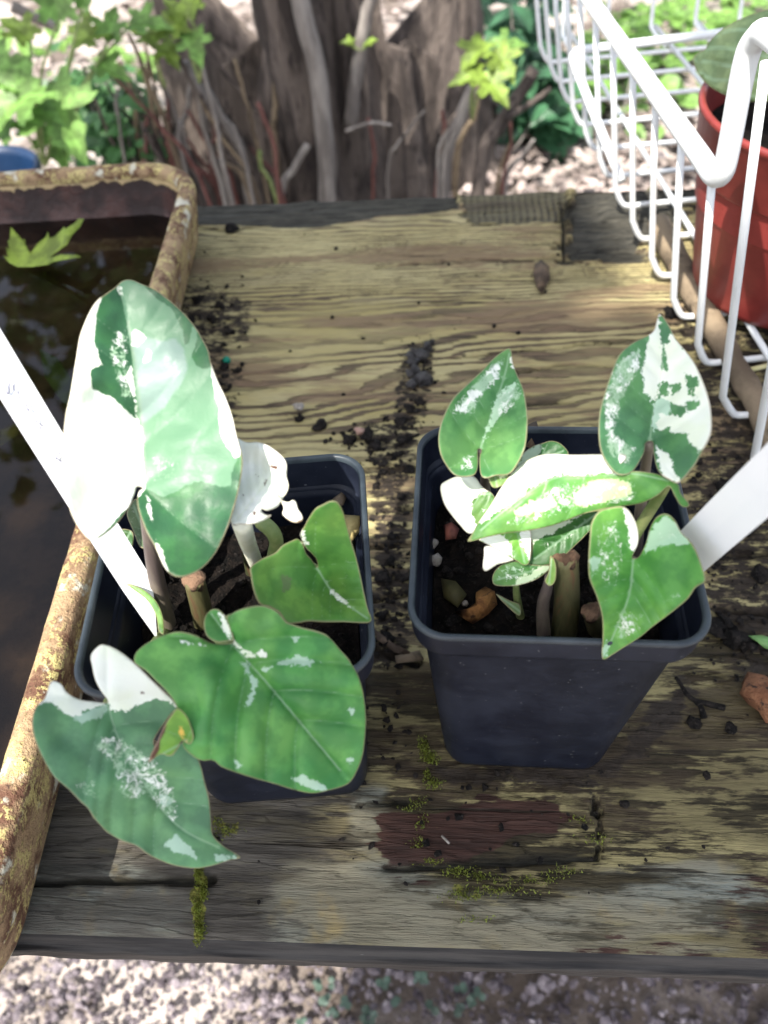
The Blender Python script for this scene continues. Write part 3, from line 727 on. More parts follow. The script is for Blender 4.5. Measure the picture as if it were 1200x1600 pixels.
# --- mid leaf with twisted lobe
leaf('leaf', plantL, z2([(745, 520), (790, 530), (825, 590), (850, 680), (880, 790), (905, 870), (930, 970), (955, 1090), (985, 1220), (1012, 1306), (930, 1316), (830, 1310), (700, 1310), (600, 1305), (520, 1318), (455, 1315), (410, 1250), (340, 1210), (280, 1190), (240, 1100), (222, 1000), (222, 950), (290, 900), (380, 860), (430, 810), (490, 780), (530, 768), (560, 800), (585, 865), (612, 895), (636, 928), (656, 955), (652, 905), (618, 862), (582, 826), (552, 770), (540, 735), (570, 690), (590, 650), (640, 575), (690, 545)]),
     z2([(656, 962)])[0], z2([(1008, 1304)])[0], 13.6, nadd=(.1, -.15, .5), mid=z2([(760, 1120), (890, 1225)]), fold=.9, wave=.3, seed=4, col=(.095, .26, .05),
     white=[z2([(530, 730), (560, 690), (575, 745), (600, 850), (560, 790)]), z2([(740, 1085), (780, 1120), (905, 1232), (890, 1238), (760, 1130)])], speck=[(z2([(660, 840), (900, 840), (930, 1150), (760, 1100)]), .56)],
     pale=[z2([(420, 1000), (470, 1010), (480, 1090), (430, 1110)])], palecol=(.12, .19, .07),
     extra=lambda Q, u, v: .8 * sstep(-(Q[:, 0] - 500) * .02 + 0, 0, 1) * 0 + 1.0 * np.clip((880 - Q[:, 1]) / 100, 0, 1) * (Q[:, 0] > 470))
# --- big green front leaf
z7 = lambda p: conv(p, 200, 920, 3)
leaf('leaf', plantL, z7([(482, 256), (400, 255), (330, 225), (250, 203), (190, 210), (130, 232), (60, 275), (30, 315), (35, 350), (80, 380), (130, 430), (180, 480), (225, 545), (250, 640), (258, 735), (300, 780), (345, 805), (400, 805), (440, 835), (520, 865), (600, 890), (690, 915), (770, 940), (860, 958), (940, 945), (1030, 915), (1070, 860), (1100, 780), (1112, 680), (1115, 600), (1105, 500), (1080, 410), (1040, 340), (990, 280), (940, 225), (880, 200), (820, 185), (760, 165), (740, 155), (700, 110), (640, 82), (580, 85), (520, 100), (480, 120), (462, 135), (476, 180), (494, 240)]),
     z7([(490, 262)])[0], z7([(1040, 905)])[0], 14.6, nadd=(.05, -.1, .22), mid=z7([(650, 440), (860, 690)]), fold=.5, cup=-.35, droop=.9, wave=.3, quilt=.14, veins=4, seed=5, col=(.075, .27, .062),
     pale=[z7([(700, 348), (790, 308), (850, 335), (905, 347), (830, 362)]), z7([(1020, 556), (1080, 570), (1050, 592)]), z7([(622, 380), (680, 362), (650, 392)]), z7([(765, 225), (802, 225), (785, 250)]), z7([(530, 340), (555, 345), (570, 385), (600, 430), (596, 500), (560, 555), (520, 545), (565, 520), (580, 470), (575, 410), (548, 400), (560, 385)]),
           z7([(498, 800), (530, 820), (510, 842)]), z7([(750, 880), (830, 880), (940, 935), (860, 950)]), z7([(1025, 800), (1062, 790), (1045, 820)])],
     white=[z7([(482, 235), (505, 240), (540, 285), (600, 305), (615, 285), (648, 300), (645, 320), (560, 318), (510, 280)]), z7([(245, 242), (310, 255), (370, 265), (300, 264)])], palecol=(.40, .56, .42),
     extra=lambda Q, u, v: .5 * np.exp(-((Q[:, 0] - 340 - (Q[:, 1] - 1010) * -.12) / 26) ** 2) * sstep(Q[:, 1], 1020, 1070) * sstep(1190 - Q[:, 1], 0, 30) + .9 * np.clip((1010 - Q[:, 1]) / 100, 0, 1) * (Q[:, 0] > 350))
leaf('leaf_lobe', plantL, z7([(425, 100), (390, 98), (362, 130), (358, 180), (375, 225), (420, 248), (470, 242), (492, 236), (478, 180), (462, 140)]), z7([(480, 236)])[0], z7([(385, 110)])[0], 14.9, nadd=(-.3, 0, .3), fold=.3, wave=.1, step=3, veins=1, seed=6, col=(.07, .25, .06), white=[z7([(425, 115), (455, 130), (500, 240), (480, 242), (440, 180)])])
# --- front-left leaf with white lobes
z6 = lambda p: conv(p, 40, 980, 3.333)
leaf('leaf', plantL, z6([(400, 90), (450, 105), (510, 140), (580, 200), (650, 270), (720, 335), (792, 412), (760, 450), (700, 530), (665, 600), (700, 640), (770, 640), (820, 600), (870, 650), (905, 700), (930, 800), (955, 900), (965, 1000), (975, 1080), (1030, 1140), (1120, 1196), (1060, 1215), (980, 1240), (900, 1255), (820, 1250), (740, 1230), (650, 1190), (580, 1140), (500, 1110), (430, 1070), (370, 1010), (330, 950), (300, 920), (260, 880), (220, 840), (150, 780), (100, 700), (60, 610), (40, 540), (38, 470), (60, 410), (100, 370), (125, 300), (150, 280), (190, 300), (215, 340), (280, 375), (350, 386), (428, 390), (390, 330), (360, 270), (345, 200), (338, 150), (365, 110)]),
     z6([(428, 398)])[0], z6([(1115, 1195)])[0], 13.6, nadd=(.0, -.12, .10), mid=z6([(480, 570), (610, 800), (800, 1040)]), fold=.7, cup=.2, droop=.6, wave=.3, seed=7, col=(.105, .255, .12), palecol=(.36, .52, .40), thick=.04,
     white=[z6([(300, 50), (450, 60), (830, 400), (790, 415), (740, 380), (660, 370), (600, 400), (520, 440), (440, 432), (425, 392), (330, 270)]), z6([(100, 260), (200, 260), (230, 350), (430, 380), (425, 395), (330, 430), (240, 468), (170, 430), (140, 385), (70, 400)])],
     pale=[z6([(240, 470), (340, 430), (420, 400), (440, 430), (360, 480), (290, 500)]), z6([(700, 1140), (780, 1080), (860, 1140), (900, 1215), (800, 1175)]), z6([(980, 1180), (1110, 1195), (1000, 1235)]), z6([(690, 880), (740, 870), (770, 910), (720, 930)])],
     speck=[(z6([(400, 540), (520, 560), (700, 680), (800, 840), (820, 1010), (760, 1040), (620, 900), (500, 930), (420, 720), (310, 600)]), .74), (z6([(190, 780), (380, 780), (400, 900), (330, 940)]), .7), (z6([(840, 940), (970, 940), (970, 1060), (880, 1010)]), .62), (z6([(30, 440), (120, 440), (110, 640), (40, 600)]), .52), (z6([(700, 1000), (950, 1100), (1080, 1190), (900, 1150)]), .62)],
     brown=[z6([(600, 335), (618, 335), (618, 350), (602, 350)])])
leaf('leaf_lobe', plantL, z6([(792, 425), (835, 460), (862, 520), (872, 580), (850, 607), (815, 592), (790, 630), (755, 668), (700, 662), (640, 705), (660, 650), (690, 590), (720, 520), (760, 460)]), z6([(840, 590)])[0], z6([(640, 700)])[0], 14.0, nadd=(-.2, -.2, .1), fold=.3, wave=.1, step=3, veins=1, seed=8, col=(.16, .34, .05),
     brown=[z6([(630, 715), (640, 640), (690, 560), (745, 480), (735, 520), (700, 600), (698, 640), (660, 700)])], pale=[z6([(800, 520), (825, 530), (815, 580), (840, 595), (812, 600)])], palecol=(.62, .42, .08))
# small lower leaves
leaf('leaf', plantL, z1([(300, 1330), (340, 1302), (400, 1310), (412, 1360), (390, 1430), (350, 1480), (300, 1508), (290, 1440)]), z1([(395, 1315)])[0], z1([(300, 1500)])[0], 13.0, nadd=(-.2, 0, .2), wave=.2, step=3, veins=2, seed=9, col=(.05, .135, .035), speck=[(z1([(280, 1300), (420, 1300), (420, 1500), (280, 1500)]), .5)])
leaf('leaf', plantL, z1([(385, 1200), (425, 1150), (455, 1240), (490, 1330), (500, 1390), (445, 1390), (410, 1310), (380, 1240)]), z1([(490, 1385)])[0], z1([(410, 1180)])[0], 13.2, nadd=(0, 0, .2), wave=.2, step=3, veins=2, seed=10, col=(.13, .2, .1), speck=[(z1([(370, 1150), (510, 1150), (510, 1400), (370, 1400)]), .6)])
tube('petiole', spline([P3(225, 770, 16.9), P3(234, 840, 14.6), P3(246, 910, 12.2), P3(266, 990, SOIL - .5)], 16), np.linspace(.17, .33, 16), MAT['stem_p'], plantL, 10)
tube('petiole', spline([P3(233, 850, 13.2), P3(240, 900, 12), P3(262, 985, SOIL - .5)], 12), np.linspace(.10, .16, 12), MAT['stem_g'], plantL, 8)
tube('petiole', spline([P3(363, 1006, 14.4), P3(352, 1004, 13.0), P3(330, 985, SOIL - .4)], 12), np.linspace(.16, .24, 12), MAT['stem_g'], plantL, 8)
tube('petiole', spline([P3(168, 1098, 13.5), P3(196, 1070, 12.9), P3(240, 1010, 11.2), P3(262, 985, SOIL - .4)], 14), np.linspace(.14, .22, 14), MAT['stem_g'], plantL, 8)
tube('petiole', spline([P3(495, 890, 13.5), P3(480, 885, 12.4), P3(440, 880, SOIL - .4)], 12), np.linspace(.14, .22, 12), MAT['stem_g'], plantL, 8)
def stub(parent, top, bot, r, seed):
    rg = np.random.default_rng(seed)
    Pq = spline([P3(*bot), (P3(*bot) + P3(*top)) / 2 + rg.normal(0, .03, 3), P3(*top)], 12)
    b = tube('cut_stem', Pq, np.linspace(r * 1.15, r, 12), MAT['stub'], parent, 14)
    T = nrm(Pq[-1] - Pq[-2]); Q = [Pq[-1] - T * .25, Pq[-1] + T * .05, Pq[-1] + T * .12]
    mesh_ = tube_vf(Q, [r * 1.04, r * 1.0, r * .62], 14, lump=.42)
    mesh('cut_end', mesh_[0], mesh_[1], MAT['stub_top'], b)
stub(plantL, (303, 905, 12.4), (322, 985, SOIL - .4), .34, 1)
stub(plantL, (385, 850, 11.6), (396, 905, SOIL - .4), .22, 2)
# thin grass-like shoot by the label
leaf('shoot', plantL, [(198, 913), (222, 920), (243, 938), (254, 962), (256, 990), (248, 985), (243, 960), (228, 936)], (252, 985), (200, 914), 11.6, nadd=(0, 0, .3), wave=.05, step=3, veins=0, seed=11, col=(.11, .27, .06))

# --- right plant
z3 = lambda p: conv(p, 640, 520, 3.333); z4 = lambda p: conv(p, 880, 480, 2.857)
leaf('leaf', plantR, z3([(525, 82), (535, 150), (560, 220), (590, 290), (605, 370), (613, 450), (605, 560), (590, 620), (555, 690), (515, 735), (450, 742), (400, 755), (370, 735), (364, 650), (374, 612), (356, 612), (356, 690), (340, 735), (300, 748), (250, 745), (215, 720), (170, 650), (152, 570), (160, 490), (190, 410), (230, 340), (300, 270), (380, 195), (430, 140), (480, 100)]),
     z3([(368, 605)])[0], z3([(524, 84)])[0], 15.6, nadd=(-.1, .1, .15), mid=z3([(430, 420), (495, 220)]), fold=.9, cup=.3, wave=.2, seed=12, col=(.085, .25, .075), palecol=(.42, .60, .42),
     pale=[z3([(378, 590), (400, 500), (430, 420), (450, 320), (520, 280), (560, 240), (540, 330), (480, 400), (440, 480), (400, 540)])], white=[z3([(518, 70), (540, 150), (545, 190), (528, 150)])],
     speck=[(z3([(190, 420), (300, 270), (430, 140), (520, 90), (480, 250), (400, 330), (340, 450), (220, 430)]), .86), (z3([(440, 320), (600, 200), (610, 330), (520, 440), (420, 520)]), .74), (z3([(260, 620), (360, 610), (350, 740), (230, 740)]), .74), (z3([(360, 520), (540, 480), (560, 580), (400, 610)]), .6)])
leaf('leaf', plantR, z4([(428, 28), (470, 80), (500, 140), (550, 200), (590, 260), (625, 340), (650, 420), (660, 500), (655, 570), (620, 640), (580, 710), (515, 780), (470, 765), (425, 730), (405, 660), (400, 606), (386, 598), (368, 610), (360, 650), (320, 720), (285, 745), (240, 742), (200, 700), (170, 640), (160, 560), (165, 470), (185, 390), (215, 300), (250, 215), (310, 160), (380, 125), (410, 95)]),
     z4([(386, 596)])[0], z4([(428, 30)])[0], 16.6, nadd=(.1, .1, .12), mid=z4([(402, 480), (436, 300), (448, 150)]), fold=1.0, cup=.3, wave=.25, seed=13, col=(.085, .24, .10), palecol=(.45, .62, .48),
     white=[z4([(378, 120), (430, 20), (445, 130), (440, 300), (408, 440), (365, 380), (350, 290), (365, 210)]), z4([(455, 120), (500, 120), (690, 400), (690, 600), (600, 650), (540, 560), (420, 560), (430, 480), (560, 470), (440, 400), (420, 380), (445, 260), (448, 160)]), z4([(410, 620), (450, 640), (490, 700), (520, 790), (440, 750)])],
     pale=[z4([(350, 290), (395, 190), (415, 240), (400, 440), (360, 370)]), z4([(395, 560), (410, 420), (480, 380), (480, 480), (440, 560)])],
     dark=[z4(p) for p in ([(540, 305), (600, 310), (610, 350), (560, 360)], [(480, 350), (520, 340), (528, 388), (490, 392)], [(428, 340), (468, 338), (468, 388), (430, 392)], [(478, 438), (545, 438), (535, 488), (490, 475)], [(442, 180), (464, 190), (464, 285), (446, 275)], [(426, 62), (474, 110), (474, 165), (436, 165)], [(548, 415), (612, 418), (604, 455), (560, 465)], [(408, 548), (474, 542), (486, 592), (420, 602)], [(488, 636), (606, 618), (566, 724), (508, 706)], [(560, 370), (590, 365), (585, 400), (562, 398)])], speck=[(z4([(160, 400), (230, 230), (370, 140), (360, 280), (280, 420), (250, 560), (350, 620), (300, 740), (180, 660)]), .80), (z4([(420, 620), (600, 620), (560, 720), (480, 780)]), .5)],
     brown=[], extra=None)
# green islands over the white half of that leaf are part of its pigment map
def repaint(o, name, polys, px_of):
    pass
leaf('leaf', plantR, z3([(303, 1088), (330, 1040), (350, 1000), (420, 900), (480, 800), (560, 700), (640, 650), (720, 630), (850, 635), (1000, 632), (1112, 632), (1125, 655), (1085, 695), (1060, 728)]) + z4([(270, 735), (340, 734), (420, 745), (470, 768), (515, 792), (525, 830), (562, 878), (550, 893), (525, 885), (500, 845), (478, 803), (460, 805), (420, 840), (350, 875), (260, 890), (180, 905), (100, 918)]) + z3([(1100, 905), (1020, 915), (900, 945), (760, 1000), (620, 1030), (500, 1045), (400, 1065)]),
     z4([(470, 775)])[0], z3([(306, 1086)])[0], 16.4, nadd=(.0, -.05, .30), mid=z4([(300, 742)]) + z3([(980, 748), (790, 745), (620, 830), (450, 960)]), fold=-1.6, cup=-.4, droop=.5, wave=.25, seed=14, step=3.8, veins=4, col=(.095, .27, .055), palecol=(.46, .56, .30),
     white=[z3([(290, 1060), (345, 1005), (440, 940), (540, 880), (640, 800), (720, 758), (790, 738), (880, 738), (960, 740), (1070, 730), (1140, 660), (1130, 610), (700, 600), (500, 700), (300, 1000)])],
     pale=[z3([(860, 860), (900, 790), (1000, 760), (1150, 770), (1150, 850), (1000, 880), (880, 915)]), z3([(540, 930), (620, 880), (740, 860), (780, 900), (640, 950), (560, 960)])],
     speck=[(z3([(400, 1040), (560, 900), (760, 760), (1200, 740), (1200, 900), (900, 930), (620, 1020)]), .70)])
leaf('leaf', plantR, z4([(175, 1570), (178, 1480), (175, 1380), (150, 1290), (120, 1210), (116, 1130), (122, 1020), (130, 960), (160, 915), (200, 900), (265, 893), (300, 918), (330, 980), (335, 1050), (312, 1105), (312, 1122), (340, 1110), (370, 1050), (390, 980), (420, 935), (460, 925), (495, 950), (525, 1005), (560, 1040), (590, 1085), (615, 1150), (632, 1220), (590, 1250), (555, 1300), (510, 1340), (460, 1380), (400, 1425), (340, 1475), (260, 1525), (220, 1550)]),
     z4([(312, 1128)])[0], z4([(177, 1566)])[0], 14.4, nadd=(.1, -.2, .22), mid=z4([(295, 1280), (235, 1440)]), fold=.9, cup=.2, droop=.5, wave=.25, seed=15, col=(.09, .29, .055), palecol=(.36, .55, .38),
     white=[z4([(262, 885), (310, 900), (345, 980), (345, 1060), (312, 1118), (298, 1060), (290, 980)])], pale=[z4([(385, 1000), (450, 930), (500, 960), (560, 1050), (440, 1070), (360, 1100)]), z4([(112, 1120), (180, 1120), (130, 1210)]), z4([(160, 1560), (195, 1480), (200, 1560)])],
     speck=[(z4([(130, 960), (250, 900), (300, 1080), (280, 1260), (170, 1280), (120, 1180)]), .66), (z4([(230, 1340), (380, 1350), (360, 1460), (210, 1530)]), .72), (z4([(430, 1300), (530, 1240), (540, 1300), (440, 1350)]), .76), (z4([(400, 940), (520, 960), (540, 1060), (380, 1090)]), .6)])
leaf('leaf', plantR, z3([(160, 800), (200, 765), (280, 738), (340, 750), (370, 790), (395, 815), (425, 832), (445, 870), (420, 960), (370, 1020), (310, 1047), (260, 1000), (210, 940), (175, 880)]), z3([(425, 836)])[0], z3([(200, 860)])[0], 14.2, nadd=(-.2, 0, .35), fold=-.3, wave=.2, seed=16, veins=3, col=(.10, .22, .05),
     white=[z3([(100, 700), (380, 700), (430, 820), (360, 840), (320, 880), (330, 960), (360, 1020), (310, 1100), (100, 900)])], speck=[(z3([(320, 840), (440, 820), (440, 960), (340, 980)]), .6)])
leaf('leaf_lobe', plantR, z3([(405, 660), (430, 648), (470, 680), (510, 740), (500, 780), (470, 800), (440, 805), (420, 780), (404, 720)]), z3([(455, 798)])[0], z3([(425, 655)])[0], 15.0, nadd=(-.1, 0, .3), fold=.3, wave=.1, step=3, veins=2, seed=17, col=(.24, .38, .12), pale=[z3([(405, 650), (450, 650), (510, 740), (470, 760)])], palecol=(.62, .70, .42))
leaf('leaf', plantR, z3([(360, 1075), (430, 1050), (500, 1040), (620, 1022), (632, 1100), (626, 1185), (600, 1212), (560, 1190), (470, 1135), (400, 1100)]), z3([(560, 1030)])[0], z3([(600, 1205)])[0], 13.6, nadd=(0, -.2, .2), wave=.15, step=3, veins=2, seed=18, col=(.10, .32, .05), white=[z3([(340, 1040), (480, 1040), (520, 1080), (545, 1180), (400, 1120)]), z3([(585, 1020), (660, 1020), (640, 1190), (600, 1150), (575, 1080)])], speck=[(z3([(480, 1040), (620, 1030), (620, 1200), (540, 1180)]), .5)])
leaf('leaf', plantR, z3([(395, 1108), (470, 1130), (540, 1172), (520, 1190), (460, 1205), (400, 1240), (380, 1222), (386, 1160)]), z3([(530, 1172)])[0], z3([(385, 1230)])[0], 13.0, nadd=(0, -.1, .3), wave=.1, step=3, veins=2, seed=19, col=(.5, .55, .4), white=[z3([(300, 1000), (600, 1000), (600, 1300), (300, 1300)])])
leaf('leaf', plantR, z3([(612, 1025), (760, 995), (900, 935), (1015, 908), (1005, 960), (930, 1040), (860, 1110), (770, 1190), (700, 1212), (640, 1218), (608, 1205), (625, 1180), (640, 1100)]), z3([(990, 930)])[0], z3([(620, 1200)])[0], 14.0, nadd=(0, -.4, .1), wave=.2, fold=.4, seed=20, col=(.048, .15, .032), pale=[z3([(600, 1010), (780, 985), (930, 930), (800, 1010), (640, 1100)])], palecol=(.50, .58, .44), speck=[(z3([(640, 1080), (1000, 920), (860, 1100), (640, 1200)]), .62)])
leaf('leaf', plantR, z3([(430, 1280), (450, 1232), (500, 1198), (560, 1190), (640, 1208), (735, 1215), (690, 1265), (620, 1300), (540, 1318), (450, 1315)]), z3([(725, 1220)])[0], z3([(435, 1290)])[0], 12.6, nadd=(0, -.1, .4), wave=.12, step=3, veins=3, seed=21, col=(.075, .21, .05), pale=[z3([(600, 1270), (700, 1200), (740, 1220), (640, 1300), (540, 1320), (560, 1290)])], palecol=(.52, .64, .42), speck=[(z3([(430, 1190), (640, 1190), (600, 1320), (430, 1320)]), .70)])
leaf('leaf', plantR, z3([(550, 700), (590, 632), (640, 592), (690, 575), (740, 562), (790, 580), (828, 632), (760, 660), (640, 700)]), z3([(600, 690)])[0], z3([(815, 610)])[0], 14.4, nadd=(0, .1, .4), wave=.12, step=3, veins=2, seed=22, col=(.045, .15, .04), pale=[z3([(540, 720), (590, 620), (690, 565), (680, 640), (600, 720)])], palecol=(.42, .55, .42), speck=[(z3([(700, 560), (830, 580), (820, 640), (700, 640)]), .5)])
for a, r0, r1, mt in (([(751, 703, 15.5), (757, 735, 14.2), (765, 790, 12.4), (815, 900, SOIL - .4)], .12, .2, 'stem_p'), ([(1015, 690, 16.5), (1006, 750, 14.6), (995, 850, 11.8), (985, 930, SOIL - .4)], .14, .24, 'stem_p'),
                      ([(1044, 752, 16.2), (1030, 775, 15.0), (985, 850, 12.4), (955, 930, SOIL - .4)], .14, .22, 'stem_g'), ([(989, 876, 14.2), (978, 890, 13.0), (962, 940, SOIL - .4)], .14, .22, 'stem_p'),
                      ([(857, 900, 12.8), (856, 915, 12.3), (848, 950, 11), (851, 1010, SOIL - .4)], .12, .26, 'stem_p'), ([(806, 912, 12.0), (808, 935, 11), (814, 968, SOIL - .3)], .10, .15, 'stem_g')):
    tube('petiole', spline([P3(*q) for q in a], 14), np.linspace(r0, r1, 14), MAT[mt], plantR, 10)
leaf('shoot', plantR, [(775, 928), (795, 938), (812, 945), (812, 962), (796, 950)], (812, 955), (776, 929), 10.9, nadd=(0, 0, .5), wave=.03, step=3, veins=0, seed=23, col=(.18, .28, .1))
leaf('shoot', plantR, [(860, 868), (868, 880), (868, 905), (860, 915), (852, 908), (858, 892)], (858, 910), (862, 870), 12.9, nadd=(0, 0, .3), wave=.03, step=3, veins=0, seed=24, col=(.2, .36, .07))
stub(plantR, (884, 868, 12.9), (880, 1000, SOIL - .4), .40, 3)
stub(plantR, (925, 955, 11.6), (935, 990, SOIL - .4), .30, 4)

# ================================================================== PLANT LABELS
def plant_label(corners, label, strokes=()):
    """corners: (bottom point px, d), left-bottom, right-bottom, left-top, right-top as (px,py,dist)"""
    C3 = [atd(*c) for c in corners]
    tipb, lb, rb, lt, rt = C3
    n = nrm(np.cross(rb - lb, lt - lb)); 
    if n @ (CAM - lb) < 0: n = -n
    V = []; bend = []
    N = 14
    for k in range(N + 1):
        f = k / N; b = .18 * math.sin(math.pi * f)
        for g in (0, .5, 1):
            p = (lb * (1 - g) + rb * g) * (1 - f) + (lt * (1 - g) + rt * g) * f; V.append(p + n * (b - .03 * (g == .5)))
    F = [(k * 3 + i, k * 3 + i + 1, (k + 1) * 3 + i + 1, (k + 1) * 3 + i) for k in range(N) for i in (0, 1)]
    V.append(tipb); F += [(0, len(V) - 1, 1), (1, len(V) - 1, 2)]
    root = tag(empty('plant_label', tipb), label, 'plant label', 'white plastic plant labels')
    o = mesh('label_strip', V, F, MAT['label'], root, False)
    md = o.modifiers.new('thickness', 'SOLIDIFY'); md.thickness = .05 * CM; md.offset = 0
    for st in strokes:
        pts = []
        for (x, y) in spline(np.array(st, float), 5 * len(st)):
            r_ = ray(x, y); t_ = ((lb + n * .21 - CAM) @ n) / (r_ @ n); q = CAM + r_ * t_
            f = np.clip(((q - lb) @ nrm(lt - lb)) / np.linalg.norm(lt - lb), 0, 1)
            q = q - n * (.21 - .18 * math.sin(math.pi * f) - .035)
            pts.append(q)
        tube('ink_stroke', pts, .016, MAT['ink'], root, 5)
    return root
zs = lambda p: conv(p, 0, 480, 5.714)
plant_label([(246, 1000, 27.2), (190, 920, 26.6), (238, 905, 26.6), (-74, 504, 23.4), (-25, 472, 23.4)], 'long white plant label with faint handwriting, leaning over the tray water',
            [zs([(0, 510), (20, 515), (30, 540), (25, 572)]), zs([(60, 595), (92, 635), (85, 700), (70, 785), (40, 690)]), zs([(115, 690), (122, 735), (150, 760), (168, 778), (172, 812), (200, 830)]), zs([(232, 850), (240, 890), (252, 930), (262, 905)]),
             zs([(300, 965), (318, 985), (325, 1025), (375, 1060), (358, 1080), (385, 1115)]), zs([(540, 1295), (512, 1330), (498, 1362)]), zs([(500, 1345), (548, 1382), (545, 1412)])])
plant_label([(985, 962, 27.0), (1040, 855, 25.0), (1082, 908, 25.0), (1268, 625, 18.5), (1332, 700, 18.5)], 'blank white plant label slanting out of the pot beside the wire basket')

# ================================================================== RUSTY TRAY
TA = math.radians(-3.2)
TRAY_RIM = 5.0
def tray():
    hx, hy = 25.5, 28.8; R = 5.2
    # right edge outer X about -13.3 near Y=30
    cx, cy = -13.2 - hx + .2, 33.0
    ca, sa = math.cos(TA), math.sin(TA)
    def rr(inset, z, n=14):
        out = []
        for k, (qx, qy) in enumerate(((1, 1), (-1, 1), (-1, -1), (1, -1))):
            for i in range(n + 1):
                a = math.pi / 2 * (k + i / n); r = max(R - inset, .4)
                out.append((qx * (hx - R) + r * math.cos(a), qy * (hy - R) + r * math.sin(a), z))
        # subdivide straight runs
        dense = []
        for i in range(len(out)):
            a, b = np.array(out[i]), np.array(out[(i + 1) % len(out)]); m_ = max(1, int(np.linalg.norm(b - a) / .8))
            for k in range(m_): dense.append(a + (b - a) * k / m_)
        return np.array(dense)
    def world(V): return np.stack([cx + ca * V[:, 0] - sa * V[:, 1], cy + sa * V[:, 0] + ca * V[:, 1], V[:, 2]], 1)
    root = tag(empty('metal_tray', (cx, cy, 0), TA), 'rust-eaten metal tray with rolled rim, holding dark water', 'tray')
    base = rr(0, 0); n = len(base); ctr = base.copy()
    # rim: swept rolled section
    sec = [(1.22, -.55), (1.26, -.2), (1.2, .06), (1.0, .26), (.65, .34), (.32, .26), (.06, .06), (-.02, -.25), (.03, -.6), (.12, -1.0)]
    def loops(sec, z0, jit=0):
        rows = []
        inn = rr(3.0, 0)
        nr = nrm_rows(base, inn)
        for (off, dz) in sec:
            p = base.copy(); p[:, :2] += nr * off; p[:, 2] = z0 + dz
            if jit: p[:, 2] += jit * (vnoise(p[:, 0] / .6 + off, p[:, 1] / .6, 70) - .5); 
            rows.append(p)
        return rows
    def nrm_rows(b, i):
        nx = np.roll(b, -1, 0)[:, :2] - np.roll(b, 1, 0)[:, :2]; nv = np.stack([-nx[:, 1], nx[:, 0]], 1)
        return nv / (np.linalg.norm(nv, axis=1)[:, None] + 1e-9)
    def build(name, rows, mat, cap=False, flip=False):
        V = world(np.vstack(rows)); F = []
        for j in range(len(rows) - 1):
            for i in range(n):
                f = (j * n + i, (j + 1) * n + i, (j + 1) * n + (i + 1) % n, j * n + (i + 1) % n); F.append(f[::-1] if flip else f)
        if cap: F.append(tuple((len(rows) - 1) * n + k for k in range(n)))
        return mesh(name, V, F, mat, root)
    build('rim', loops(sec, TRAY_RIM, .14), MAT['rust'])
    build('outer_wall', loops([(.13, -.98), (.3, -2.0), (.75, -4.0), (1.1, -4.75), (1.6, -4.95)], TRAY_RIM), MAT['rust'], True)
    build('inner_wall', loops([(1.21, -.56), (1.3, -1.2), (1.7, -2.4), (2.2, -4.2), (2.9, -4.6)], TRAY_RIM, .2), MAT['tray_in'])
    # mud bottom
    g = loops([(2.7, -4.55)], TRAY_RIM)[0]; V = world(g); mesh('floor', V, [tuple(range(n))], MAT['mud'], root, False)
    # water
    w = loops([(1.88, -3.2)], TRAY_RIM)[0]
    o = mesh('water', world(w), [tuple(range(n))], MAT['water'], None, False)
    tag(o, 'still dark brown water in the rusty tray', kind='structure')
    return world
tray()
WZ = TRAY_RIM - 3.2

def maple_outline(k=1.0):
    """five toothed lobes, unit size, petiole at the origin, pointing +x"""
    pts = [(0, 0), (-.10, .10), (.02, .22), (-.16, .40), (-.08, .44), (-.10, .56), (.08, .46), (.20, .50), (.26, .38), (.40, .52), (.46, .74), (.60, .66), (.66, .78), (.70, .60), (.66, .42), (.56, .24), (.74, .30), (.86, .24), (.90, .34), (1.02, .18), (1.12, .14), (1.32, 0)]
    return pts + [(x, -y) for x, y in pts[-2:0:-1]]
MAPLE = maple_outline()
def flat_leaf_vf(outline, size, origin, xdir, up, fold=.25, curl=.2):
    xdir = nrm(xdir); yd = nrm(np.cross(up, xdir)); zd = np.cross(xdir, yd)
    V = [(0.45, 0.0)] + list(outline)
    out = []
    for (x, y) in V:
        z = fold * abs(y) - curl * x * x
        out.append(np.asarray(origin) + size * (x * xdir + y * yd + z * zd))
    n = len(outline); F = [(0, 1 + i, 1 + (i + 1) % n) for i in range(n)]
    return np.array(out), F

# floating maple leaf, real outline laid on the water
zt = lambda p: conv(p, 0, 230, 4)
def surface_leaf(name, pts, z, lift, mat, label, base, cat='leaf', lf=None):
    O = closed_spline(pts, 1); lo, hi = O.min(0), O.max(0)
    G = np.array([(x, y) for x in np.arange(lo[0], hi[0], 6) for y in np.arange(lo[1], hi[1], 5)]); G = G[sdf(G, O) > 2.5]
    pts_ = np.vstack([O, G]); nO = len(O)
    r = delaunay_2d_cdt([Vector(p) for p in pts_], [(i, (i + 1) % nO) for i in range(nO)], [list(range(nO))], 1, 1e-4)
    V = []
    for q in r[0]:
        h = lift * min(1.0, np.linalg.norm(np.array(q) - base) / 90) ** 1.5
        V.append(at(q[0], q[1], z + h))
    o = mesh(name, V, [tuple(f) for f in r[2]], mat)
    md = o.modifiers.new('thickness', 'SOLIDIFY'); md.thickness = .03 * CM
    return tag(o, label, cat)
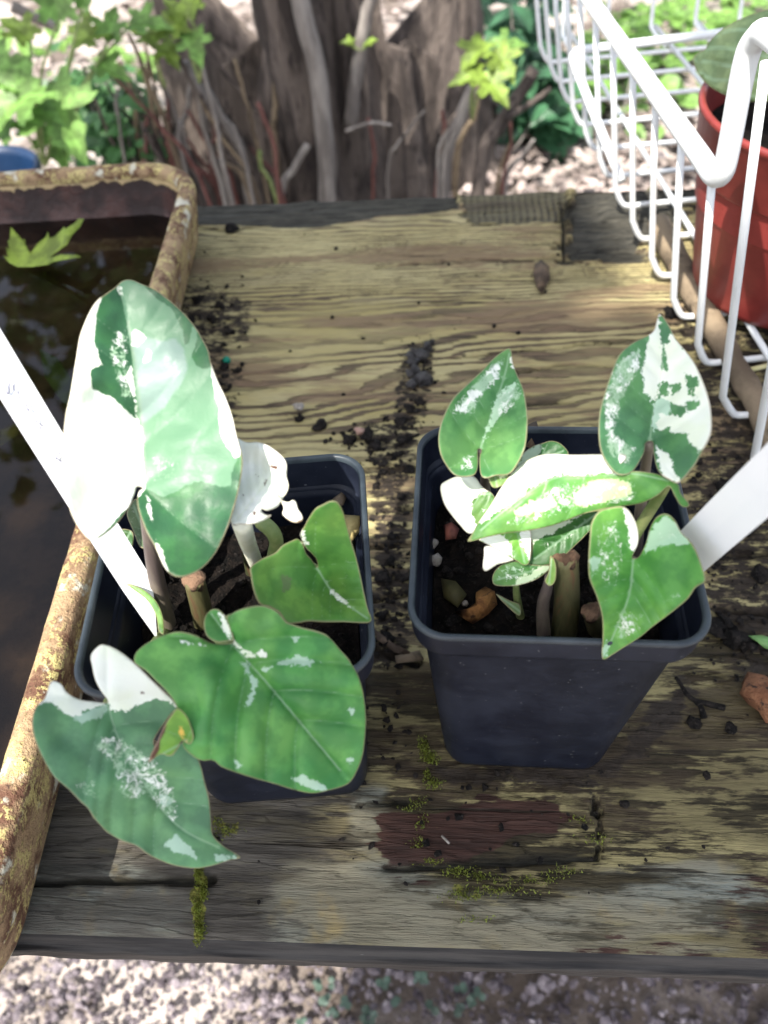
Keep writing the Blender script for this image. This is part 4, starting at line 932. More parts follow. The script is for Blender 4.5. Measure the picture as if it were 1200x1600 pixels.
surface_leaf('floating_leaf', zt([(110, 750), (60, 725), (22, 680), (50, 690), (38, 625), (60, 640), (48, 585), (62, 580), (68, 500), (110, 545), (140, 580), (155, 575), (160, 610), (190, 665), (240, 600), (290, 560), (300, 530), (312, 568), (340, 560), (385, 520), (400, 497), (410, 512), (470, 475), (490, 450), (525, 448), (500, 500), (450, 550), (435, 580), (420, 610), (350, 660), (310, 695), (380, 672), (480, 672), (510, 688), (430, 700), (340, 715), (300, 735), (200, 750)]), WZ + .05, 2.2, translucent_leaf('yellow_green_leaf', (0.27, 0.36, 0.05), .45), 'pointed yellow-green maple leaf standing in the tray water', np.array([27, 418]))
surface_leaf('sunken_leaf', [(62, 545), (90, 560), (118, 600), (150, 628), (178, 560), (184, 585), (165, 635), (128, 655), (95, 625), (70, 590)], WZ - .35, 0, translucent_leaf('sunken_leaf_green', (.10, .20, .05), .2), 'dim green leaf sunk in the tray water beside the long label', np.array([120, 600]))
surface_leaf('sunken_leaf', [(108, 640), (150, 618), (178, 585), (172, 612), (140, 648), (112, 652)], WZ - .12, 0, translucent_leaf('sunken_leaf_yellow', (.42, .48, .14), .2), 'pale yellow-green leaf edge showing under the tray water', np.array([140, 630]))
surface_leaf('sunken_leaf', [(0, 672), (12, 668), (40, 655), (28, 680), (0, 698)], WZ - .15, 0, translucent_leaf('sunken_leaf_olive', (.30, .34, .12), .2), 'olive leaf sliver under the tray water, below the long label', np.array([15, 680]))

# ================================================================== WIRE BASKET
basket = tag(empty('wire_basket', (30, 50, 0)), 'white coated wire basket holding the red pot', 'basket')
BZ = .6; XB, XT, RZ = 20.6, 17.9, 13.0
W_R = .21
ys = [28.1 - 4.65 * k for k in (2, 1)] + [28.1, 30.8 + 1.7 - 0, ]  # placeholder, replaced below
ys = [84.2 - 4.78 * k for k in range(0, 14)]
WXR = 46.0
for i, y in enumerate(ys):
    top = 13.0 if y > 35 else 20.0
    xt = XB + (XT - XB) * top / 13.0
    pts = [(xt - .0, y, top), (XB - .35 + (xt - XB) * .12, y, BZ + 1.6), (XB - .08, y, BZ + .5), (XB + .5, y, BZ), (XB + 2, y, BZ), (WXR - 2, y, BZ), (WXR - .5, y, BZ), (WXR + .1, y, BZ + .5), (WXR + .4, y, BZ + 1.6), (WXR + 2.7, y, top)]
    P = np.vstack([spline(pts[:2], 3)[:-1], spline(pts[1:5], 10)[:-1], spline(pts[4:6], 3)[:-1], spline(pts[5:9], 10)[:-1], spline(pts[8:], 3)])
    tube('wire', P, W_R, MAT['wire'], basket, 10)
# lengthwise wires of the floor and sides
for x in (24.5, 29, 33.5, 38, 42.5):
    tube('wire', [(x, 18, BZ + 2 * W_R - .03), (x, 50, BZ + 2 * W_R - .03), (x, 90, BZ + 2 * W_R - .03)], W_R, MAT['wire'], basket, 10)
for z_ in (5.0, 9.2):
    pass
# end wires (far end) rising to the rim
for x in np.arange(23.5, 45, 4.7):
    tube('wire', spline([(x, 84.5, BZ + 2 * W_R), (x, 88.5, BZ + 2 * W_R), (x, 90, BZ + 1.8), (x, 91.5, 13)], 14), W_R, MAT['wire'], basket, 10)
# thick rim with the raised hand-hold
rimP = [(XT, 92.2, 13), (XT, 70, 13), (XT, 50, 13), (XT, 38, 13), (XT, 36.2, 13.0), (XT - .05, 35.3, 13.6), (XT - .2, 35.1, 15), (XT - .6, 35.0, 18.6), (XT - .65, 34.5, 19.8), (XT - .7, 33.2, 20.3), (XT - .7, 28, 20.3), (XT - .7, 18, 20.3)]
tube('rim', np.vstack([spline(rimP[:4], 12)[:-1], spline(rimP[3:11], 40)[:-1], spline(rimP[10:], 4)]), .52, MAT['wire'], basket, 16)
tube('rim', [(XT, 92.2, 13), (33, 92.2, 13), (WXR + 2.8, 92.2, 13)], .58, MAT['wire'], basket, 14)
tube('rim', [(WXR + 2.8, 92.2, 13), (WXR + 2.8, 55, 13), (WXR + 2.8, 18, 13)], .58, MAT['wire'], basket, 14)
# cross bar below the rim
tube('cross_bar', spline([(XB - .1, 56, 2.4), (XT + .9, 62, 6.2), (XT + .35, 65.0, 7.7), (XT + .6, 66.1, 7.95), (XT + 1.6, 66.6, 8.0), (24, 67.2, 7.9), (32, 68.6, 7.6), (WXR + 1, 70, 7.6)], 40), .34, MAT['wire'], basket, 12)

# ================================================================== RED POT AND ITS PLANT
RC = (27.9, 43.0)
def red_pot():
    root = tag(empty('round_pot', (RC[0], RC[1], BZ + W_R)), 'round terracotta-red plastic pot standing inside the wire basket', 'plant pot')
    def lathe(name, prof, mat, par):
        n = 64; V = [(RC[0] + r * math.cos(2 * math.pi * k / n), RC[1] + r * math.sin(2 * math.pi * k / n), z) for r, z in prof for k in range(n)]
        F = [(j * n + k, j * n + (k + 1) % n, (j + 1) * n + (k + 1) % n, (j + 1) * n + k) for j in range(len(prof) - 1) for k in range(n)]
        return mesh(name, V, F, mat, par)
    z0 = BZ + 3 * W_R
    lathe('body', [(.2, z0), (5.2, z0), (5.55, z0 + .15), (5.75, z0 + .6), (7.15, z0 + 8.0), (7.2, z0 + 8.1)], MAT['red'], root)
    lathe('rim', [(7.18, z0 + 8.0), (7.4, z0 + 8.06), (7.5, z0 + 8.2), (7.85, z0 + 11.2), (8.0, z0 + 11.35), (8.0, z0 + 11.55), (7.88, z0 + 11.7), (7.66, z0 + 11.62), (7.55, z0 + 11.2), (7.25, z0 + 8.6), (6.9, z0 + 6)], MAT['red'], root)
    V = []; n = 40; rr_ = np.linspace(0, 7.3, 14)
    for r in rr_:
        for k in range(n):
            a = 2 * math.pi * k / n; x, y = r * math.cos(a), r * math.sin(a); V.append((RC[0] + x, RC[1] + y, z0 + 9.3 + (fbm(x / 1.2 + 50, y / 1.2 + 50, 4, 33) - .5) * 1.2))
    F = [(j * n + k, j * n + (k + 1) % n, (j + 1) * n + (k + 1) % n, (j + 1) * n + k) for j in range(13) for k in range(n)]
    mesh('soil', V, F, MAT['soil'], root)
red_pot()
hosta = tag(empty('broadleaf_plant', (RC[0], RC[1], 10)), 'plant with one broad pale-veined grey-green leaf, in the red pot', 'plant')
zh = lambda p: conv(p, 880, 0, 3.75)
o = leaf('leaf', hosta, zh([(760, 350), (790, 310), (835, 285), (850, 250), (920, 180), (1010, 125), (1110, 82), (1200, 55), (1330, 40), (1450, 120), (1480, 280), (1440, 420), (1340, 540), (1240, 590), (1100, 598), (1000, 580), (900, 535), (840, 490), (790, 430)]), zh([(1440, 420)])[0], zh([(765, 350)])[0], 14.6, nadd=(-.35, 0, .1), ncam=1.0, wave=.4, fold=-.3, cup=-.4, step=6, veins=0, seed=30, col=(.20, .29, .13), palecol=(.5, .6, .4))
def hosta_veins(o):
    Q = np.array([[600 + FPX * ((np.array(v.co) / CM - CAM) @ RT) / ((np.array(v.co) / CM - CAM) @ fw), 800 - FPX * ((np.array(v.co) / CM - CAM) @ UP) / ((np.array(v.co) / CM - CAM) @ fw)] for v in o.data.vertices])
    d = np.full(len(Q), 99.0)
    for ln in ([(760, 350), (860, 365), (1000, 390), (1200, 420), (1440, 420)], [(835, 285), (930, 280), (1080, 300), (1250, 350), (1440, 420)], [(790, 420), (880, 465), (1020, 470), (1200, 460), (1440, 420)], [(880, 215), (970, 180), (1100, 185), (1300, 280), (1440, 420)], [(920, 545), (1020, 570), (1200, 540), (1440, 420)]):
        d = np.minimum(d, pdist(Q, spline(np.array(zh(ln)), 20)))
    o.data.attributes['vein'].data.foreach_set('value', (d * .55).astype(np.float32))
hosta_veins(o)
tube('petiole', spline([P3(*zh([(1440, 420)])[0], 14.4), (RC[0] + .6, RC[1] + .3, 12), (RC[0], RC[1], 9)], 12), .25, MAT['stem_g'], hosta, 8)

# stick lying by the basket
sp = spline([at(1012, 345, 1.15), at(1052, 430, 1.0), at(1110, 540, .9), at(1165, 640, .95), at(1205, 715, 1.0), at(1262, 830, 1.0)], 30)
sp[:, 0] += .9
sp[:, 2] = .82
tag(tube('stick', sp, .78 + .14 * (rng.random(30) - .5) + .08 * np.sin(np.arange(30) / 3), MAT['stick'], None, 14, .06), 'straight peeling brown stick under the side wires of the basket', 'stick')
tag(tube('straw', [at(1150, 583, .9), at(1175, 577, .95), at(1215, 568, .9)], .16, two_tone('pale_straw', (.35, .32, .14), (.5, .46, .24), 60, .6), None, 7), 'short pale yellow straw beside the peeling stick', 'straw')

# ================================================================== DEBRIS ON THE BOARD
def lump(name, px, py, r, mat, label, cat, group=None, sq=.6, z=None, seed=0, rough=.4):
    rg = np.random.default_rng(seed); c = at(px, py, 0); c[2] = (r * sq * .62 if z is None else z)
    V, F = lump_vf((c[0], c[1], c[2]), r, sq, rough, True, rg)
    return tag(mesh(name, V, F, mat), label, cat, group)
G1 = 'dark soil crumbs scattered on the board'
for i, (px, py, r) in enumerate([(468, 655, .42), (499, 667, .55), (372, 580, .45), (602, 655, .30), (545, 690, .6), (572, 683, .7), (590, 700, .5), (630, 690, .55), (622, 712, .45), (598, 740, .4), (640, 735, .4), (626, 775, .4), (588, 760, .3),
                                 (345, 480, .5), (310, 470, .7), (330, 500, .6), (360, 520, .45), (300, 500, .55), (350, 575, .4), (640, 640, .5), (655, 630, .45), (625, 660, .45), (1050, 492, .8), (1085, 720, .5), (1130, 760, .5), (1160, 830, .6), (1120, 870, .5), (1185, 900, .6),
                                 (1120, 985, .6), (1150, 1000, .75), (1135, 975, .6), (1168, 1010, .5), (1085, 1130, .35), (1140, 1140, .38), (612, 880, .5), (600, 905, .45), (630, 905, .5), (605, 1000, .5), (600, 960, .35), (615, 840, .35), (335, 1315, .3), (300, 405, .35), (362, 360, .6)]):
    if px < 420 and py < 620: ar = ('small black soil crumb beside the tray corner and the huge half-white leaf', 'soil crumbs beside the tray')
    elif px < 530 and py < 700: ar = ('small black soil crumb on bare wood behind the crumpled white leaf', 'soil crumbs behind the white leaf')
    elif px < 680 and py < 1040: ar = ('small black soil crumb in the gap between the two black pots', 'soil crumbs between the pots')
    elif px > 1000 and py < 940: ar = ('small black soil crumb on the board beside the wire basket', 'soil crumbs beside the basket')
    elif px > 1000: ar = ('small black soil crumb on the wet board near the orange-brown lump', 'soil crumbs near the orange lump')
    else: ar = ('small black soil crumb below the front-most drooping leaf', None)
    lump('soil_crumb', px, py, r * .72, MAT['crumb'], ar[0], 'soil crumb', ar[1], .55, seed=100 + i, rough=.62)
P = []
rg = np.random.default_rng(77)
for (cx0, cy0, w, h, n) in ((610, 720, 30, 50, 90), (610, 880, 30, 120, 150), (330, 500, 50, 50, 90), (350, 600, 20, 70, 40), (640, 660, 25, 40, 70), (655, 570, 20, 40, 60), (1140, 800, 60, 120, 150), (1150, 1000, 45, 45, 90), (560, 690, 40, 25, 50), (1070, 500, 40, 30, 40), (700, 400, 300, 200, 60), (850, 1260, 330, 170, 70), (150, 1180, 70, 60, 60), (610, 1120, 30, 70, 30)):
    for i in range(n):
        px, py = rg.normal(cx0, w * .6), rg.normal(cy0, h * .6); c = at(px, py, 0); r = .05 + .16 * rg.random() ** 2.2
        s_, t_ = to_board(c[0], c[1])
        if t_ < .8 or t_ > 55: continue
        P.append(lump_vf((c[0], c[1], r * .35), r, .7, .45, rg=rg))
tag(many('fine_soil', P, MAT['crumb'], smooth=False), 'fine black soil grains spilled over the board', 'soil', kind='stuff')
# rotted clump with bird-dropping shine
V = []; P = []
for i, (px, py, r) in enumerate([(668, 545, .45), (655, 555, .5), (645, 568, .42), (648, 585, .40), (662, 598, .5), (645, 604, .35), (672, 540, .3), (640, 560, .35)]):
    c = at(px, py, 0); P.append(lump_vf((c[0], c[1], .22), r, .7, .55, True, rg))
tag(many('rotted_clump', P, two_tone('wet_rotted_matter', (0.018, .016, .016), (.08, .075, .075), 150, .35, 1.0, .003)), 'ragged glistening black clump of rotted matter on the open board', 'debris')
lump('pebble', 467, 645, .30, MAT['stone'], 'tiny pale pebble on a soil crumb, on bare yellow wood', 'pebble', z=.55, seed=9)
lump('bead', 355, 566, .28, MAT['teal'], 'tiny round green bead among the soil crumbs', 'bead', sq=1, seed=3, rough=.02)
lump('pebble', 563, 682, .32, two_tone('pink_grit', (.3, .19, .15), (.42, .28, .22), 80, .8), 'small pinkish pebble in the soil between the two black pots', 'pebble', z=.45, seed=4)
lump('clay_lump', 1190, 1100, 1.15, MAT['clay'], 'rough orange-brown lump with black specks on the wet board', 'lump', sq=.75, seed=5, rough=.3)
def flake(name, pts, z0, z1, mat, label, cat):
    V = []; n = len(pts); c = np.mean(np.array(pts), 0)
    top = [at(p[0], p[1], 0) for p in pts]; cc = at(c[0], c[1], 0)
    V = [(cc[0], cc[1], z1)] + [(p[0], p[1], z0 + .12 * (i % 2)) for i, p in enumerate(top)]
    o = mesh(name, V, [(0, 1 + i, 1 + (i + 1) % n) for i in range(n)], mat)
    md = o.modifiers.new('thickness', 'SOLIDIFY'); md.thickness = .08 * CM; md.offset = -1
    return tag(o, label, cat)
flake('dry_leaf', [(836, 416), (845, 411), (857, 420), (858, 440), (850, 455), (845, 464), (838, 450), (833, 432)], .1, .5, MAT['brown_leaf'], 'curled dark dry leaf on the pale wood near the rotted corner', 'leaf')
flake('leaf_scrap', [(1166, 1000), (1185, 1001), (1205, 1004), (1205, 1025), (1192, 1018), (1178, 1010)], .3, .45, translucent_leaf('leaf_scrap_green', (.14, .28, .09), .2), 'small torn green leaf scrap on the wet dark board', 'leaf')
flake('bark_chip', [(585, 985), (600, 1000), (640, 1022), (645, 1030), (620, 1022), (590, 1004)], .1, .3, MAT['brown_leaf'], 'brown bark sliver on the soil between the two black pots', 'bark')
flake('bark_chip', [(618, 1027), (655, 1020), (662, 1032), (620, 1040)], .05, .3, MAT['stick'], 'pale wooden chip at the foot of the pot beside the mossy crack', 'bark')
P = [tube_vf(spline([at(*p) for p in pts], 10), np.linspace(.08, .15, 10), 6, lump=.2) for pts in ([(1056, 1058, .1), (1078, 1090, .2), (1100, 1098, .22), (1132, 1106, .12)], [(1078, 1088, .18), (1095, 1105, .16), (1100, 1122, .1)])]
tag(many('twig', P, MAT['crumb']), 'thin black forked twig on the wet board by the pot corner', 'twig')
tag(tube('grass_shred', [at(690, 1306, .2), at(702, 1318, .25)], .05, MAT['stone'], None, 5), 'tiny white straw shred on the red-brown stain', 'straw')
# bits in the pots
def potbit(name, pts, z0, z1, mat, label, cat):
    c = np.mean(np.array(pts, float), 0); V = [at(c[0], c[1], z1)] + [at(p[0], p[1], z0 + .18 * (i % 2)) for i, p in enumerate(pts)]
    n = len(pts); o = mesh(name, V, [(0, 1 + i, 1 + (i + 1) % n) for i in range(n)], mat)
    md = o.modifiers.new('thickness', 'SOLIDIFY'); md.thickness = .07 * CM; md.offset = -1
    return tag(o, label, cat)
potbit('dry_leaf', [(712, 958), (730, 955), (745, 943), (745, 928), (758, 919), (772, 926), (775, 945), (760, 960), (738, 974), (728, 968)], SOIL + .25, SOIL + .8, MAT['bark_bit'], 'curled orange-brown dead leaf on the soil of the pot with the bare front', 'leaf')
potbit('dry_leaf', [(690, 905), (712, 910), (728, 930), (715, 950), (695, 935)], SOIL + .1, SOIL + .35, two_tone('olive_dead_leaf', (.05, .045, .015), (.1, .085, .03), 60, .7), 'flat dark olive dead leaf on the soil beside the orange one', 'leaf')
potbit('bark_chip', [(694, 822), (706, 818), (716, 828), (712, 842), (698, 844)], SOIL + .3, SOIL + .6, two_tone('red_bark', (.10, .035, .025), (.17, .06, .045), 80, .7), 'reddish bark chip on potting soil near the cream leaf', 'bark')
for px, py, r, sd in ((677, 849, .2, 1), (682, 875, .24, 2), (727, 943, .12, 3)):
    c = at(px, py, SOIL + .1); V, F = lump_vf(c, r, .8, .2, True, np.random.default_rng(sd)); tag(mesh('pebble', V, F, MAT['stone']), 'tiny pale grit pebble on the soil inside the square pot', 'pebble', 'grit pebbles in the pot')
potbit('dry_leaf', [(520, 782), (533, 771), (540, 778), (536, 790), (526, 792)], 11.0, 11.3, two_tone('brown_curl', (.10, .075, .05), (.2, .16, .11), 60, .7), 'shrivelled brown leaf end at the back wall of the pot by the tray', 'leaf')
potbit('dry_leaf', [(538, 806), (562, 808), (560, 830), (548, 850), (540, 830)], 11.2, 11.5, two_tone('yellow_dead', (.32, .25, .09), (.42, .34, .15), 60, .7), 'yellowed leaf corner behind the mid-green leaf', 'leaf')
potbit('dry_leaf', [(820, 668), (838, 660), (842, 682), (832, 702), (818, 696)], 11.8, 12.3, MAT['brown_leaf'], 'brown dead leaf at the back rim behind the speckled leaf', 'leaf')
# live moss tufts
def moss(px_list, label):
    P = []
    for (px, py, w, h, n) in px_list:
        for i in range(n):
            x, y = rg.normal(px, w), rg.normal(py, h); c = at(x, y, 0); L = .12 + .22 * rg.random()
            d = nrm(rg.normal(0, .6, 3) + np.array([0, 0, 1])); s_ = nrm(np.cross(d, rg.normal(0, 1, 3))) * .035
            c[2] = -.02
            L *= .55; P.append((np.array([c - s_, c + s_, c + d * L]), [(0, 1, 2)]))
    return tag(many('moss', P, translucent_leaf('moss_green', (.17, .20, .03), .3, scale=300)), label, 'moss', kind='stuff')
moss([(309, 1366, 3, 8, 150), (317, 1392, 4, 8, 170), (308, 1420, 3, 9, 130), (313, 1452, 4, 8, 140), (308, 1474, 3, 4, 40), (330, 1312, 10, 6, 90), (352, 1298, 10, 5, 80), (338, 1284, 6, 4, 40)], 'yellow-green moss growing in a crack at the leaf tip')
moss([(662, 1168, 4, 8, 170), (672, 1184, 6, 5, 180), (668, 1212, 4, 5, 70), (676, 1224, 7, 4, 110), (655, 1252, 7, 4, 50), (660, 1288, 5, 7, 60), (654, 1318, 6, 6, 50), (676, 1346, 10, 3, 60), (640, 1262, 8, 3, 30)], 'bright green moss beside the foot of the pot with the bare front')
moss([(720, 1362, 14, 5, 130), (752, 1370, 16, 4, 90), (728, 1398, 16, 6, 160), (790, 1392, 26, 5, 110), (838, 1374, 22, 4, 90), (884, 1362, 16, 4, 60), (742, 1436, 14, 3, 40), (930, 1310, 14, 4, 40), (905, 1280, 12, 4, 40)], 'low olive moss cushions below the red-brown stain')

# ================================================================== BACKGROUND
def stump():
    root = tag(empty('tree_stump', (-8, 186, GZ)), 'broad furrowed grey tree stump behind the bench', 'tree stump')
    n = 150; rows = 46; V = []; F = []
    for j in range(rows + 1):
        f = j / rows
        for k in range(n):
            a = 2 * math.pi * k / n
            c, s_ = math.cos(a), math.sin(a)
            rid = 1.7 * abs(math.sin(a * 7 + 3.2 * float(vnoise(a * 2.2, f * 1.5, 12)))) 
            r = 1.0 + .16 * rid + .16 * float(fbm(a * 4, f * 3, 3, 14)) + .20 * (1 - f) ** 3
            top = 33 + 7 * math.sin(a * 2 + 4.2) + 9 * float(vnoise(a * 3.0, 3.3, 15)) - 6 * float(vnoise(a * 9.0, 1.3, 16))
            xw = -4 + 27 * r * c * (1 - .10 * f)
            top = float(np.interp(xw, [-36, -29, -24, -15, -12, 6, 9, 15, 21, 24], [58, 40, 33, 36, 62, 62, 35, 32, 29.5, 46])) + 3 * float(vnoise(a * 9.0, 1.3, 16)) - 1.5 - 10 * max(0, s_ + .3)
            z = GZ - 2 + f * (top + 2)
            V.append((xw, 184 + 14 * r * s_ * (1 - .1 * f), z))
    for j in range(rows):
        for k in range(n): F.append((j * n + k, j * n + (k + 1) % n, (j + 1) * n + (k + 1) % n, (j + 1) * n + k))
    V.append((-4, 186, GZ + 16)); F += [(rows * n + k, rows * n + (k + 1) % n, len(V) - 1) for k in range(n)]
    mesh('trunk', V, F, MAT['bark'], root)
stump()
def stem(name, pts, w0, w1, Y, mat, label, cat='stem', group=None, lump_=.08):
    Q = [aty(p[0], p[1], Y + (p[2] if len(p) > 2 else 0)) for p in pts]
    if pts[0][1] >= 215 and pts[0][1] > pts[-1][1]: Q = [np.array([Q[0][0] + (Q[0][0] - Q[1][0]) * .25, Q[0][1], GZ - 1.5])] + Q
    if pts[-1][1] >= 215 and pts[0][1] < pts[-1][1]: Q = Q + [np.array([Q[-1][0] + (Q[-1][0] - Q[-2][0]) * .25, Q[-1][1], GZ - 1.5])]
    Pq = spline(Q, 18); d = np.linalg.norm(Pq - CAM, axis=1)
    Pq[:, 0] += .35 * (rng.random(18) - .5); 
    return tag(tube(name, Pq, np.linspace(w0, w1, 18) / FPX * d / 2, mat, None, 10, lump_), label, cat, group)
stem('sapling', [(500, 330), (485, 220), (462, 100), (440, 0), (420, -160)], 66, 84, 158, MAT['bark'], 'rough dark upright stem rising in front of the stump', 'sapling', lump_=.15)
stem('sapling', [(512, 335), (508, 230), (495, 110), (470, 0), (450, -160)], 27, 24, 150, MAT['bark2'], 'slender smooth pale grey stem in front of the dark rough one', 'sapling')
stem('sapling', [(727, 300), (724, 200), (722, 100), (724, 0), (728, -160)], 50, 44, 178, MAT['bark'], 'dark straight stem along the right flank of the stump', 'sapling', lump_=.12)
stem('sapling', [(548, 200), (556, 120), (570, 40), (584, -30), (600, -140)], 20, 15, 156, MAT['bark2'], 'thin blue-grey shoot leaning right with a pair of tiny leaves', 'sapling')
for pts, w, mt, lb in (([(695, 260), (712, 200), (738, 138)], 19, 'bark2', 'short pale stub stick beside the young maple leaves'), ([(752, 250), (785, 190), (835, 108)], 22, 'bark', 'thick brown stick leaning right over the bright litter'), ([(790, 185), (830, 160), (862, 138)], 9, 'bark', 'thin side twig of the leaning brown stick'),
                       ([(438, 305), (458, 265), (480, 226)], 12, 'bark2', 'short straight grey stick before the upright stems'), ([(286, 98), (320, 150), (368, 218), (378, 250)], 17, 'bark2', 'pale snapped stick leaning left of the stump'), ([(262, 60), (300, 130), (345, 200)], 8, 'bark', 'fine twig behind the pale snapped stick'),
                       ([(405, 235), (408, 262), (428, 300)], 6, 'stem_g', 'thin curved pale stalk near the foot of the stump'), ([(404, 160), (428, 230), (434, 300)], 6, 'redtwig', 'thin reddish shoot in front of the stump'), ([(20, 10), (60, 30), (90, 44)], 14, 'bark2', 'short brown stick in the bright leaves'), ([(225, 200), (262, 270), (270, 310)], 9, 'bark', 'dark twig rising behind the tray corner'),
                       ([(310, 75), (300, 40), (318, -30)], 10, 'bark', 'dark twig above the snapped stick'), ([(540, 205), (580, 192), (612, 196)], 5, 'bark2', 'hair-thin twig crossing the stump')):
    stem('stick', pts, w, w * .8, 140 + rng.random() * 8, MAT[mt], lb, 'stick')

GM = 'young maple seedlings behind the bench'
def seedling(spots, label, foot, Y):
    root = tag(empty('maple_seedling', aty(foot[0], foot[1], Y)), label, 'seedling', GM)
    for i, (px, py, size, ang, mt, dy) in enumerate(spots):
        o_ = aty(px, py, Y + dy); d = np.linalg.norm(o_ - CAM); s_ = size / FPX * d
        a = math.radians(ang); xd = RT * math.cos(a) + UP * math.sin(a) - fw * .25
        V, F = flat_leaf_vf(MAPLE, s_, o_, xd, nrm(-fw * .6 + UPV * .6 + RT * rng.normal(0, .2)), .3, .25)
        lf = mesh('leaf', V, F, MAT[mt], root, False)
        md = lf.modifiers.new('thickness', 'SOLIDIFY'); md.thickness = .05 * CM
        ft = aty(foot[0], foot[1], Y)
        P_ = spline([o_, (o_ * .6 + ft * .4) + RT * rng.normal(0, 1.0), ft], 8)
        tube('petiole', P_, .22, MAT['stem_g'], root, 6)
seedling([(760, 68, 40, 222, 'maple_y', 0), (772, 78, 34, 15, 'maple_g', 2), (772, 80, 38, -55, 'maple_y', -2), (754, 118, 36, 190, 'maple_y', -4), (756, 118, 40, -50, 'maple_y', -5)], 'three-tiered yellow-green maple shoot beside the brown leaning stick', (738, 188), 138)
seedling([(292, 22, 30, 60, 'maple_y', 0), (290, 40, 34, 200, 'maple_y', 1), (300, 52, 34, -75, 'maple_g', 0), (288, 30, 28, 130, 'maple_y', 2)], 'small yellow maple shoot beside the snapped stick', (312, 130), 138)
seedling([(245, 66, 30, 150, 'maple_y', 0), (252, 70, 30, -50, 'maple_y', 0)], 'drooping yellow maple shoot left of the snapped stick', (258, 138), 140)
seedling([(552, 68, 14, 170, 'maple_y', 0), (568, 68, 15, 20, 'maple_y', 0)], 'pair of tiny new leaves on the thin blue-grey shoot', (562, 78), 155)
seedling([(62, 135, 74, 215, 'maple_g', 0), (72, 140, 78, -62, 'maple_g', 3), (30, 124, 62, 165, 'maple_g', 2), (92, 30, 46, 100, 'maple_g', 8), (128, 12, 52, 60, 'maple_g', 10), (118, 66, 44, 20, 'maple_y', 14), (16, 186, 50, 230, 'maple_g', 0), (88, 196, 46, -80, 'maple_g', 5), (150, 100, 36, -20, 'maple_g', 12), (205, 38, 40, 0, 'maple_g', 16), (48, 62, 36, 140, 'maple_y', 12), (170, 62, 34, 80, 'maple_g', 14)], 'large bright green maple shoot behind the tray', (70, 260), 122)

def leaf_mass(name, spots, mat, label, cat, n, size, seed, parts=True, kind=None):
    rg = np.random.default_rng(seed); P = []; ST = []
    for (px, py, w, h, Y, dY) in spots:
        for i in range(n):
            x, y = rg.normal(px, w), rg.normal(py, h); Yq = Y + rg.normal(0, dY); o_ = aty(x, y, Yq)
            if o_[2] < GZ + 1: o_[2] = GZ + 1 + 4 * rg.random()
            a = rg.random() * 6.28; xd = np.array([math.cos(a), math.sin(a), rg.normal(-.1, .3)])
            s_ = size * (.6 + .8 * rg.random())
            ov = [(0, 0), (.2, .26), (.5, .36), (.8, .26), (1.05, 0), (.8, -.26), (.5, -.36), (.2, -.26)]
            P.append(flat_leaf_vf(ov, s_, o_, xd, nrm(np.array([rg.normal(0, .4), rg.normal(-.25, .3), 1])), .25, .25))
            if i % 16 == 0: ST.append(tube_vf(spline([o_, (o_[0] + rg.normal(0, 2), o_[1] + rg.normal(0, 2), (o_[2] + GZ) / 2), (o_[0] + rg.normal(0, 4), o_[1] + rg.normal(0, 4), GZ - 1)], 6), .25, 5))
    gp = np.mean([aty(s[0], s[1], s[4]) for s in spots], 0)
    root = tag(empty(name, (gp[0], gp[1], GZ)), label, cat)
    many('foliage', P, mat, root, False); 
    for sv_, sf_ in ST: mesh('stem', sv_, sf_, MAT['bark2'], root)
leaf_mass('shrub', [(140, 200, 30, 30, 165, 12), (190, 170, 26, 40, 170, 10), (205, 225, 22, 18, 160, 8), (120, 150, 24, 26, 180, 12)], MAT['shrub'], 'low bushy green shrub between the maple shoot and the stump', 'shrub', 95, 4.2, 1)
leaf_mass('shrub', [(815, 60, 34, 40, 225, 16), (840, 140, 24, 26, 210, 14), (860, 180, 18, 14, 200, 8)], MAT['shrub_b'], 'dark blue-green leafy shrub right of the stump', 'shrub', 130, 7.5, 2)
leaf_mass('shrub', [(1010, 60, 60, 45, 235, 20), (1120, 20, 60, 25, 250, 22), (960, 130, 50, 40, 215, 16)], MAT['maple_g'], 'bright green weedy growth seen through the wire basket', 'weeds', 80, 6.0, 3)
leaf_mass('shrub', [(40, 60, 50, 30, 260, 30), (190, 70, 40, 30, 240, 24)], MAT['maple_g'], 'sunlit leafy growth beyond the maple shoot', 'shrub', 22, 5.0, 4)
# thin dry twigs and pale chips heaped before the stump
for i in range(48):
    px0 = rng.uniform(200, 450); py0 = rng.uniform(225, 300); dx = rng.normal(-26, 34); L_ = rng.uniform(60, 190)
    if i > 36: px0 = rng.uniform(560, 830); dx = rng.normal(20, 40); L_ = rng.uniform(40, 120)
    stem('twig', [(px0, py0), (px0 + dx * .5 + rng.normal(0, 6), py0 - L_ * .5), (px0 + dx, py0 - L_)], rng.uniform(5, 12), rng.uniform(3, 6), 138 + 22 * rng.random(), MAT[('bark', 'bark2', 'stick', 'redtwig')[i % 4]], 'thin dry twig in the tangle around the foot of the stump', 'twig', 'thin dry twigs around the stump')
